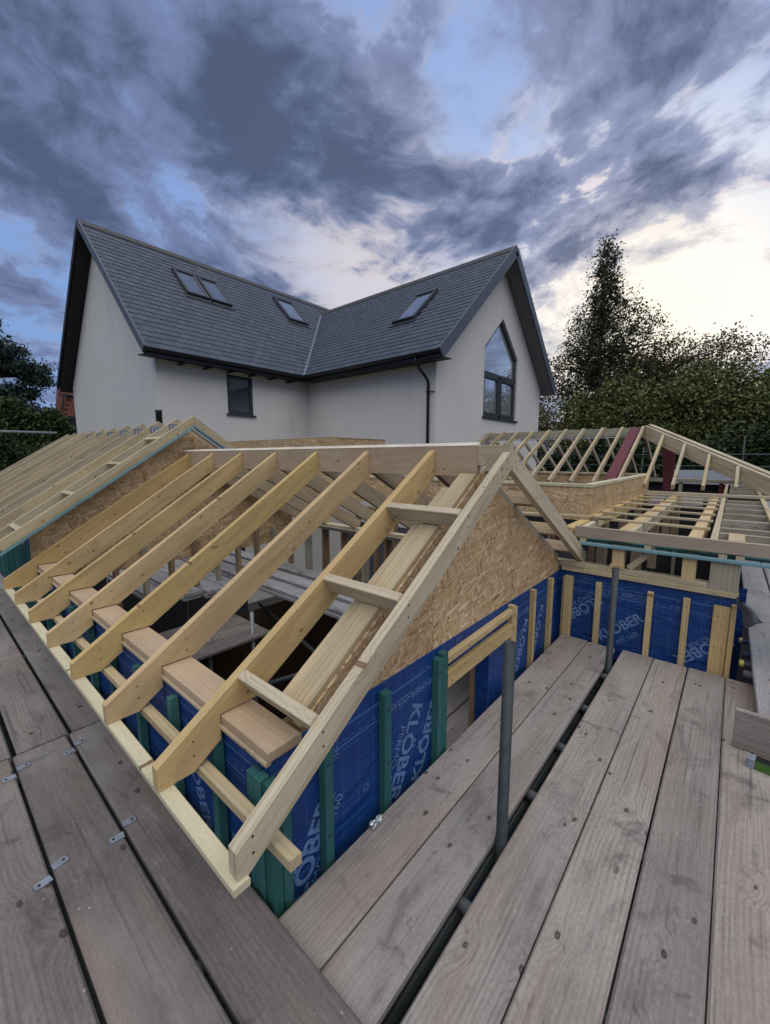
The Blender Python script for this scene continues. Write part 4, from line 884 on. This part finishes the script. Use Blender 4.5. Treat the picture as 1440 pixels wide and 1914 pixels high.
# valley: main plane z = wing plane z
valx = lambda z: 7.65+(z-ZE)/ws
valy = lambda z: 9.6+(z-ZE)/ms
slate_field(0, Vector((3.5, 9.6, ZE)), (1, 0, 0), MV, lambda v: (0, valx(ZE+v*MV[2])-3.5+0.02 if ZE+v*MV[2] < WRZ else 11.9-3.5), 25, gm, 0.275, skM)
slate_field(0, Vector((7.65, 5.0, ZE)), (0, 1, 0), WV, lambda v: (0, valy(ZE+v*WV[2])-5.0+0.02), 24, gw_, 0.275, skW)
def slate_geo(s, lift_low=0.014, lift_high=0.003, t=0.006):
    org, U, V, Nn, l, r_, v0, h = s; jit = random.uniform(-0.003, 0.003)
    ql = org+U*l+V*(v0+jit); w_ = U*(r_-l); vv = V*h
    lo, hi = Nn*(lift_low+random.uniform(0, .003)), Nn*lift_high
    b = [ql+lo, ql+w_+lo, ql+w_+vv+hi, ql+vv+hi]
    return b+[p+Nn*t for p in b], [(0, 3, 2, 1), (4, 5, 6, 7), (0, 1, 5, 4), (1, 2, 6, 5), (2, 3, 7, 6), (3, 0, 4, 7)]
camv = Vector((0, 0, EYE))
def key(s): return ((s[0]+s[1]*s[4]+s[2]*s[6])-camv).length
order = sorted(range(len(slates)), key=lambda i: key(slates[i]))
near = set(order[:298]); av, af = [], []
for i, s in enumerate(slates):
    v, f = slate_geo(s)
    if i in near:
        o = v[0].copy(); link('slate', mesh([p-o for p in v], f), SLATE, Matrix.Translation(o), rm if s[1].x > 0.5 else rw)
    else:
        k = len(av); av += v; af += [tuple(q+k for q in ff) for ff in f]
link('slate_courses', mesh(av, af), SLATE, Matrix(), rm, kind='stuff')
# ridge tiles, valley, verges
def ridge_run(a, b, axis, par):
    a = Vector(a); b = Vector(b); L = (b-a).length; n_ = int(L/0.45); t = (b-a)/n_
    for k in range(n_):
        p = a+t*k; q = a+t*(k+0.985)
        side = Vector((0, 1, 0)) if axis == 'x' else Vector((1, 0, 0)); Z = Vector((0, 0, 1)); sl = 0.95
        vv = []
        for e in (p, q):
            for s_, dz in ((-0.14, -0.14*sl), (-0.03, 0.01), (0.03, 0.01), (0.14, -0.14*sl)): vv.append(e+side*s_+Z*(dz+0.045))
        link('ridge_tile', mesh([w__-a for w__ in vv], [(0, 1, 5, 4), (1, 2, 6, 5), (2, 3, 7, 6), (0, 3, 2, 1), (4, 5, 6, 7)]), RIDGE, Matrix.Translation(a), par)
ridge_run((3.45, MRY, MRZ), (12.6, MRY, MRZ), 'x', rm); ridge_run((WRX, 4.96, WRZ), (WRX, 12.95, WRZ), 'y', rw)
va, vb = Vector((7.65, 9.6, ZE)), Vector((valx(WRZ), valy(WRZ), WRZ))
bar('valley_lead', va+Vector((0, 0, 0.03)), vb+Vector((0, 0, 0.03)), 0.17, 0.02, LEAD, rm, z=(-1, -1, 1.6))
def verge(p, q, w=0.165, t=0.05, mat=FASC, name='bargeboard', par=hs): return bar(name, Vector(p)-Vector((0, 0, w/2-0.03)), Vector(q)-Vector((0, 0, w/2-0.03)), t, w, mat, par)
verge((3.47, 9.58, ZE), (3.47, MRY, MRZ+0.02)); verge((3.47, 17.05, ZE), (3.47, MRY, MRZ+0.02), mat=BSOFF)
verge((7.62, 4.97, ZE), (WRX, 4.97, WRZ+0.02), 0.26); verge((14.80, 4.97, ZE), (WRX, 4.97, WRZ+0.02), 0.26)
# soffits
def quad(name, pts, mat, par=hs, t=0.02):
    pts = [Vector(p) for p in pts]; nn = (pts[1]-pts[0]).cross(pts[2]-pts[0]).normalized()*t
    v = pts+[p+nn for p in pts]
    return link(name, mesh(v, [(3, 2, 1, 0), (4, 5, 6, 7), (0, 1, 5, 4), (1, 2, 6, 5), (2, 3, 7, 6), (3, 0, 4, 7)]), mat, Matrix(), par)
dz = 0.17
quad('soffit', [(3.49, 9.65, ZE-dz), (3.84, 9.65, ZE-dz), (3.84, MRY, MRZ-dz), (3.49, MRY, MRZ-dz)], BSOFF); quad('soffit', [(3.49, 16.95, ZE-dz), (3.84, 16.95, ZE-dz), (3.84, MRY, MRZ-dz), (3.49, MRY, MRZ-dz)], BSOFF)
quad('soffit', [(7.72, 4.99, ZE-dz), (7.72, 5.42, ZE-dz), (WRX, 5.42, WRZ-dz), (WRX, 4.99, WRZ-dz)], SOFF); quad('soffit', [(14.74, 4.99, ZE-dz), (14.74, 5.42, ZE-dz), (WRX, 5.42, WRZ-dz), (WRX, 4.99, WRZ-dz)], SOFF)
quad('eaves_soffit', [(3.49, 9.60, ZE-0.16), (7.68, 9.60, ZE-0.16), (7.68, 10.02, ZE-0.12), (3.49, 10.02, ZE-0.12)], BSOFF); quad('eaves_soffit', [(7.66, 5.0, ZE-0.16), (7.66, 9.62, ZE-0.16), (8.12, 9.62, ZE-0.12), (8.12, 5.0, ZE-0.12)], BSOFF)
# gutters: half round troughs
def gutter(p, q, par=hs):
    p = Vector(p); q = Vector(q); t = (q-p).normalized(); s_ = Vector((0, 0, 1)).cross(t).normalized(); v = []; f = []
    for e in (p, q):
        for k in range(9):
            a = math.pi+math.pi*k/8; v.append(e+s_*0.06*math.cos(a)+Vector((0, 0, 0.075*math.sin(a))))
        for k in range(9):
            a = 2*math.pi-math.pi*k/8; v.append(e+s_*0.052*math.cos(a)+Vector((0, 0, 0.066*math.sin(a))))
    for k in range(18): f.append((k, (k+1) % 18, 18+(k+1) % 18, 18+k))
    f += [tuple(range(18)), tuple(range(35, 17, -1))]
    v = [w__-p for w__ in v]
    return link('gutter', mesh(v, f), BLACK, Matrix.Translation(p), par)
gutter((3.45, 9.53, ZE-0.02), (7.60, 9.53, ZE-0.02)); gutter((7.58, 9.60, ZE-0.02), (7.58, 4.95, ZE-0.02))
box('fascia', (3.5, 9.585, ZE-0.17), (7.66, 9.61, ZE+0.0), BLACK, hs); box('fascia', (7.63, 5.0, ZE-0.17), (7.655, 9.6, ZE), BLACK, hs)
for k in range(6): box('rafter_end', (4.3+0.6*k, 9.66, ZE-0.20), (4.36+0.6*k, 9.99, ZE-0.16), BSOFF, hs)
dp = tube('downpipe', [(7.60, 5.62, ZE-0.08), (7.60, 5.62, ZE-0.22), (7.98, 5.57, ZE-0.52), (8.03, 5.57, ZE-0.60), (8.03, 5.57, -2.5)], 0.034, BLACK, hs, seg=14)
tube('bracket', [(8.03, 5.57, 3.13), (8.03, 5.57, 3.18)], 0.046, BLACK, dp); tube('bracket', [(7.99, 5.57, 3.155), (8.085, 5.42, 3.155)], 0.012, BLACK, dp)
# skylights
def skylight(par, O, U, V, w, h):
    t = link('skylight', None, None, Matrix.Translation(O), hs); Nn = Vector(U).cross(Vector(V)).normalized()
    if Nn.z < 0: Nn = -Nn
    U = Vector(U).normalized(); V = Vector(V).normalized(); e = 0.085; h_ = Nn*0.055
    bar('frame', O+V*e/2+h_, O+U*w+V*e/2+h_, e, 0.10, DGREY, t, z=Nn); bar('frame', O+V*(h-e/2)+h_, O+U*w+V*(h-e/2)+h_, e, 0.12, DGREY, t, z=Nn)
    bar('frame', O+U*e/2+V*e+h_, O+U*e/2+V*(h-e)+h_, e, 0.10, DGREY, t, z=Nn); bar('frame', O+U*(w-e/2)+V*e+h_, O+U*(w-e/2)+V*(h-e)+h_, e, 0.10, DGREY, t, z=Nn)
    a = O+U*e+V*(h/2)+Nn*0.07; bar('pane', a, a+U*(w-2*e), h-2*e, 0.012, GLASS2, t, z=Nn)
    a = O-U*0.05-V*0.07+Nn*0.035; bar('flashing', a, a+U*(w+0.1), 0.14, 0.012, DGREY, t, z=Nn)
for a, b, c_, d_ in SK_M:
    v0 = (c_-9.6)/MV[1]; v1 = (d_-9.6)/MV[1]; skylight(rm, Vector((a, c_, ZE+v0*MV[2])), Vector((1, 0, 0)), Vector(MV), b-a, v1-v0)
for a, b, c_, d_ in SK_W:
    v0 = (c_-7.65)/WV[0]; v1 = (d_-7.65)/WV[0]; skylight(rw, Vector((c_, a, ZE+v0*WV[2])), Vector((0, 1, 0)), Vector(WV), b-a, v1-v0)

# ================================================================== neighbours: brick house end with chimney, dark roof
bh = thing('brick_house', 'red brick house end with a stepped chimney behind the white house', 'house', (7.4, 33, -2.6))
for c_ in range(46):       # courses as rows of bricks, narrowing towards the stack
    z = -0.2+0.145*c_; x0 = 6.72 if z < 4.2 else 6.72+min(0.5, (z-4.2)*0.33)
    if z > 6.4: break
    n_ = int((8.6-x0)/0.44)
    for k in range(n_):
        if z > 2.8 and k < 3: box('brick', (x0+0.44*k+(0.22 if c_ % 2 else 0), 32.8, z), (x0+0.44*k+0.425+(0.22 if c_ % 2 else 0), 33.1, z+0.13), BRICK, bh, ch=0.004)
prism('wall', (7.2, 32.9, -2.5), (1, 0, 0), (0, 0, 1), [(-0.2, 0), (1.6, 0), (1.6, 8.9), (0.05, 8.9), (-0.2, 6.8)], 3.0, BRICK, bh)
bar('strut', (6.62, 32.7, 3.9), (6.95, 32.7, 5.6), 0.05, 0.06, BLACK, bh); box('ledge', (6.7, 32.6, 5.55), (8.4, 33.0, 5.63), FASC, bh)
nr = thing('outbuilding', 'low dark slate roof beyond the far left trusses', 'roof', (7, 27, -2.6))
prism('roof', (4.9, 26.5, 2.1), (1, 0, 0), (0, 0, 1), [(0, 0), (4, 0), (4, 1.65), (0.25, 1.65)], 3.0, UNDER, nr); prism('wall', (5.1, 26.7, -2.6), (1, 0, 0), (0, 0, 1), [(0, 0), (3.6, 0), (3.6, 4.69), (0, 4.69)], 2.6, BRICK, nr)

# ================================================================== vegetation
def leaf_mesh(pts, size, rng, stretch=1.6, droop=0.0):
    n = len(pts); a = rng.normal(size=(n, 3)); a[:, 2] -= droop; a /= np.linalg.norm(a, axis=1)[:, None]
    b = rng.normal(size=(n, 3)); b -= a*(a*b).sum(1)[:, None]; b /= np.linalg.norm(b, axis=1)[:, None]
    s = size*rng.uniform(0.6, 1.3, (n, 1)); a *= s*stretch/2; b *= s/2
    V = np.stack([pts-a, pts+b*0.9, pts+a, pts-b*0.9], 1).reshape(-1, 3)
    me = bpy.data.meshes.new('crown'); me.vertices.add(4*n); me.vertices.foreach_set('co', V.astype(np.float32).ravel())
    me.loops.add(4*n); me.loops.foreach_set('vertex_index', np.arange(4*n, dtype=np.int32)); me.polygons.add(n)
    me.polygons.foreach_set('loop_start', np.arange(0, 4*n, 4, dtype=np.int32)); me.update(); me.validate()
    return me
def tree(name, base, height, blobs, mat, bark, label, cat, n, size, seed, group=None, limbs=10, twigs=0, tr=0.16, stretch=1.6, lean=(0, 0), droop=0.0):
    """blobs: (dx, dy, z, rx, rz, share); leaves cluster round twig points inside blobs"""
    rng = np.random.default_rng(seed); t = thing(name, label, cat, base, group)
    V, Fc = [], []
    def add(pts, r, seg=6):
        v, f = tubemesh(pts, r, seg); k = len(V); V.extend(v); Fc.extend([tuple(q+k for q in ff) for ff in f])
    top = Vector((lean[0], lean[1], height)); trunk = [Vector((0, 0, 0))+top*s+Vector((math.sin(s*7+seed)*0.12*s, math.cos(s*5+seed)*0.12*s, 0)) for s in (0, .2, .4, .6, .8, 1)]
    add(trunk, [tr*(1-0.9*s) for s in (0, .2, .4, .6, .8, 1)], 8)
    clusters = []
    tot = sum(b[5] for b in blobs)
    for dx, dy, z, rx, rz, sh in blobs:
        nc = max(4, int(sh/tot*n/14))
        dd = rng.normal(size=(nc, 3)); dd /= np.linalg.norm(dd, axis=1)[:, None]; dd *= rng.uniform(0.15, 1.0, (nc, 1))**0.5
        c_ = dd*np.array([rx, rx, rz])+np.array([dx, dy, z]); clusters.append(c_)
        for k in range(max(2, int(limbs*sh/tot))):
            e = Vector(c_[rng.integers(nc)]); s = max(0.12, min(0.95, (e.z-0.9*rz*rng.uniform(0.2, 1))/height)); st = top*s
            mid = (st+e)/2+Vector((0, 0, 0.12*rz)); add([st, mid, e], [tr*0.33, tr*0.2, tr*0.06], 5)
        for k in range(int(twigs*sh/tot)):
            e = Vector(c_[rng.integers(nc)]); dn = Vector(rng.normal(size=3)); dn.z = abs(dn.z)+0.3; dn.normalize()
            add([e-dn*0.5, e, e+dn*0.25], [0.012, 0.008, 0.004], 3)
    link('trunk', mesh(V, Fc, smooth=True), bark, Matrix.Translation(base), t)
    C_ = np.concatenate(clusters); per = max(1, n//len(C_)); spread = rng.uniform(0.12, 0.32, (len(C_), 1, 1))*(size/0.12)**0.5
    P_ = (C_[:, None, :]+rng.normal(size=(len(C_), per, 3))*spread).reshape(-1, 3)
    cr = link('crown', leaf_mesh(P_, size, rng, stretch, droop), mat, Matrix.Translation(base), t); cr['kind'] = 'stuff'
    return t
GB = -2.6
# tall ivy clad tree at the right
tree('ivy_clad_tree', (25.0, 6.1, GB), 15.2, [(0.1, 0, 14.3, 0.55, 1.3, .05), (0.1, 0.0, 12.4, 0.9, 1.5, .11), (0, 0, 9.8, 1.3, 2.0, .22), (0, 0, 6.8, 1.8, 2.2, .28), (0.6, -1.2, 11.4, 1.3, 1.5, .05), (0.5, 1.2, 11.0, 1.1, 1.5, .05), (0.5, -2.0, 9.7, 1.5, 1.7, .075), (0.4, 1.8, 8.8, 1.5, 1.8, .11), (0.2, -2.1, 7.4, 1.8, 1.9, .12)], LEAF_DARK, BARK,
     'tall ivy clad tree with thin open side branches against the bright sky', 'tree', 30000, 0.088, 3, limbs=70, twigs=1300, tr=0.26, droop=0.2)
tree('thin_leaf_tree', (25.6, 3.2, GB), 9.2, [(0, 0, 8.9, 1.9, 1.3, .18), (0.3, -2.4, 9.0, 1.8, 1.2, .14), (0.2, 1.6, 8.4, 1.6, 1.5, .18), (0, -0.8, 7.4, 2.6, 1.6, .4)], LEAF_AUT, BARK, 'sparse thin leaved tree to the right of the tall ivy tree', 'tree', 14000, 0.085, 5, limbs=50, twigs=500, tr=0.14)
tree('leafy_tree', (23.6, 4.4, GB), 7.6, [(0, 0, 6.2, 2.1, 2.0, .5), (0.2, -2.2, 6.0, 2.0, 1.9, .4), (0, 2.2, 5.8, 1.6, 1.7, .3), (0, 0, 4.2, 3, 1.4, .4)], LEAF_MID, BARK, 'dense green tree low in front of the tall ivy tree', 'tree', 26000, 0.105, 8, limbs=30, tr=0.14)
tree('leafy_tree', (24.2, 0.9, GB), 7.6, [(0, 0.4, 6.5, 2.0, 2.1, .5), (0, -1.8, 6.3, 1.9, 1.9, .4), (0, 0, 4.6, 2.6, 1.6, .4)], LEAF_MID, BARK, 'yellowish green tree right of centre behind the scaffold rails', 'tree', 22000, 0.105, 9, limbs=30, tr=0.14)
tree('leafy_tree', (22.5, 9.6, GB), 8.2, [(0, -0.6, 6.6, 1.3, 2.0, .5), (0, 1.3, 5.6, 1.5, 2.0, .4), (0, -1.8, 4.6, 1.5, 1.6, .3)], LEAF_AUT, BARK, 'dark brownish tree right against the white gable of the house', 'tree', 15000, 0.095, 12, limbs=36, twigs=250, tr=0.14)
tree('round_tree', (40, -1.6, GB), 10.3, [(0, -1.5, 7.2, 3.4, 2.9, .5), (0, 2.6, 5.6, 2.4, 2.0, .3)], LEAF_DARK, BARK, 'dark rounded tree at the right edge behind the others', 'tree', 9000, 0.24, 13, limbs=20, tr=0.25)
tree('bush', (20.5, -2.2, GB), 6.4, [(0, 0.2, 4.6, 1.6, 1.7, .5), (0, 2.2, 3.9, 1.4, 1.5, .4), (0, -1.5, 4.4, 1.6, 1.6, .4)], LEAF_HEDGE, BARK, 'dark twiggy bush behind the upright scaffold pole at the right', 'bush', 9000, 0.11, 14, limbs=30, twigs=400, tr=0.1)
for k, (x, y) in enumerate(((23, -9), (27, -14), (20, -15), (30, -8))):
    tree('leafy_tree', (x, y, GB), 9, [(0, 0, 6.5, 3.2, 2.6, 1)], LEAF_MID, BARK, 'tree outside the photo to the right, mirrored in the pointed window, %s' % ['nearest', 'behind it', 'southernmost', 'farthest east'][k], 'tree', 4000, 0.3, 60+k, group='trees mirrored in the gable window', limbs=16, tr=0.2)
def hedge(name, p, q, w, h, z0, n, size, mat, label, seed):
    rng = np.random.default_rng(seed); p = np.array(p, float); q = np.array(q, float); t = rng.uniform(0, 1, (n, 1)); L = np.linalg.norm(q-p); dr = (q-p)/L; nr_ = np.array([-dr[1], dr[0]])
    ht = h*(1+0.07*np.sin(t*L*1.3+seed)+0.05*np.sin(t*L*3.7)); s_ = rng.uniform(-1, 1, (n, 1)); zz = rng.uniform(0, 1, (n, 1))
    face = rng.uniform(0, 1, (n, 1)) < 0.6
    s_ = np.where(face, np.sign(s_)*(0.85+0.15*np.abs(s_)), s_); zz = np.where(face, zz, 0.88+0.14*zz)
    xy = p+dr*t*L+nr_*s_*w/2*(1-0.25*zz**3)
    P_ = np.concatenate([xy, z0+zz*ht], 1)+rng.normal(size=(n, 3))*0.05
    o = thing(name, label, 'hedge', (float(p[0]), float(p[1]), z0))
    cr = link('foliage', leaf_mesh(P_, size, rng), mat, Matrix(), o); cr['kind'] = 'stuff'
    a = Vector((*p, z0)); b = Vector((*q, z0)); cc = Vector((0, 0, h*0.45))
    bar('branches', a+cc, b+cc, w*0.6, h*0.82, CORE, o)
hedge('hedge', (20.5, 13.5), (20.5, -7.5), 1.6, 4.6, GB, 42000, 0.12, LEAF_HEDGE, 'long dark hedge beyond the far right roof', 21)
hedge('hedge', (-7, 17.5), (4.6, 19.0), 1.4, 4.72, GB, 60000, 0.075, LEAF_HEDGE, 'dark clipped hedge at the far left behind the scaffold rail', 22)
hedge('hedge', (-4, 25.5), (5.4, 25.2), 2.0, 6.1, GB, 40000, 0.11, LEAF_HEDGE2, 'taller green hedge at the left below the pine', 23)
tree('pine_tree', (3.4, 32.5, GB), 13.3, [(-0.8, 0, 11.6, 1.7, 0.8, .3), (0.1, 0, 10.3, 1.9, 0.5, .25), (1.5, 0, 9.4, 1.5, 0.28, .16), (2.2, -0.2, 8.8, 0.9, 0.24, .09), (-1.0, 0, 9.2, 1.8, 0.4, .2), (1.2, 0, 8.0, 1.1, 0.26, .12)], LEAF_PINE, PBARK, 'spreading pine tree with bare orange limbs at the left edge', 'tree', 17000, 0.085, 31, limbs=26, tr=0.28, stretch=3.2)
tree('conifer', (6.1, 38, GB), 9.6, [(-1.8, 0, 6.8, 2.2, 1.9, .4), (0.4, 0, 6.0, 1.6, 1.6, .3), (1.4, -.4, 5.2, 1.2, 1.4, .25)], LEAF_PINE, BARK, 'dark evergreen behind the left hedge beside the brick chimney', 'tree', 13000, 0.16, 33, limbs=12, tr=0.2)
tree('conifer', (2.2, 29.5, GB), 9.0, [(-1, 0, 7.0, 2.0, 1.0, .4), (1.4, 0, 6.2, 1.6, 1.0, .4), (0, 0, 5.2, 3.0, 1.3, .4)], LEAF_PINE, BARK, 'low dark evergreen under the pine crown at the left edge', 'tree', 13000, 0.13, 34, limbs=12, tr=0.2)
# far wood line
rng = np.random.default_rng(50); n = 26000; th = rng.uniform(rad(-25), rad(120), n); rr = rng.uniform(75, 95, n)
P_ = np.stack([np.cos(th)*rr, np.sin(th)*rr, GB+rng.uniform(0, 1, n)**0.7*(6.5+1.8*np.sin(th*13)+1.2*np.sin(th*37))], 1)
link('distant_wood', leaf_mesh(P_, 0.9, rng), LEAF_DARK, Matrix(), None, 'dark belt of distant woodland on the horizon', 'woodland', None, 'stuff')

# cables
tube('power_cable', [(60, -14, 10.7), (42.16, -1.19, 8.80), (35.4, 6.5, 8.10), (30, 14, 7.9)], 0.018, BLACK, label='thin overhead cable crossing the sky at the right', cat='cable', seg=6)
tube('power_cable', [(-12, 47, 7.9), (6.69, 39.96, 7.68), (8.0, 38.38, 7.45), (20, 30, 6.9)], 0.025, BLACK, label='thin overhead cable meeting the house at the left', cat='cable', seg=6)
# scaffold rails at the back
for z, lb in ((1.73, 'upper horizontal scaffold rail beyond the far right roof'), (1.36, 'lower horizontal scaffold rail beyond the far right roof')):
    tube('scaffold_rail', [(16.6, -6, z), (16.6, 8.6, z)], 0.026, TUBE, label=lb, cat='scaffold rail')
for k, y in enumerate((-0.12, 2.5, 4.9, 7.2)):
    tube('scaffold_pole', [(16.66, y, GB), (16.66, y, 2.30 if k == 0 else 2.0)], 0.026, TUBE, label='grey scaffold pole behind the far right roof, ' + ['tallest, near the right edge', 'beside the maroon beam', 'seen between the left rafters', 'by the white gable'][k], cat='scaffold pole')
tube('scaffold_rail', [(-6.0, 12.6, 2.16), (2.55, 13.1, 2.26)], 0.026, PGALV, label='pale scaffold rail behind the far left roof', cat='scaffold rail')
tube('scaffold_pole', [(-0.35, 12.7, GB), (-0.35, 12.7, 2.3)], 0.026, GALV, label='pale scaffold pole at the left edge of the photo', cat='scaffold pole')
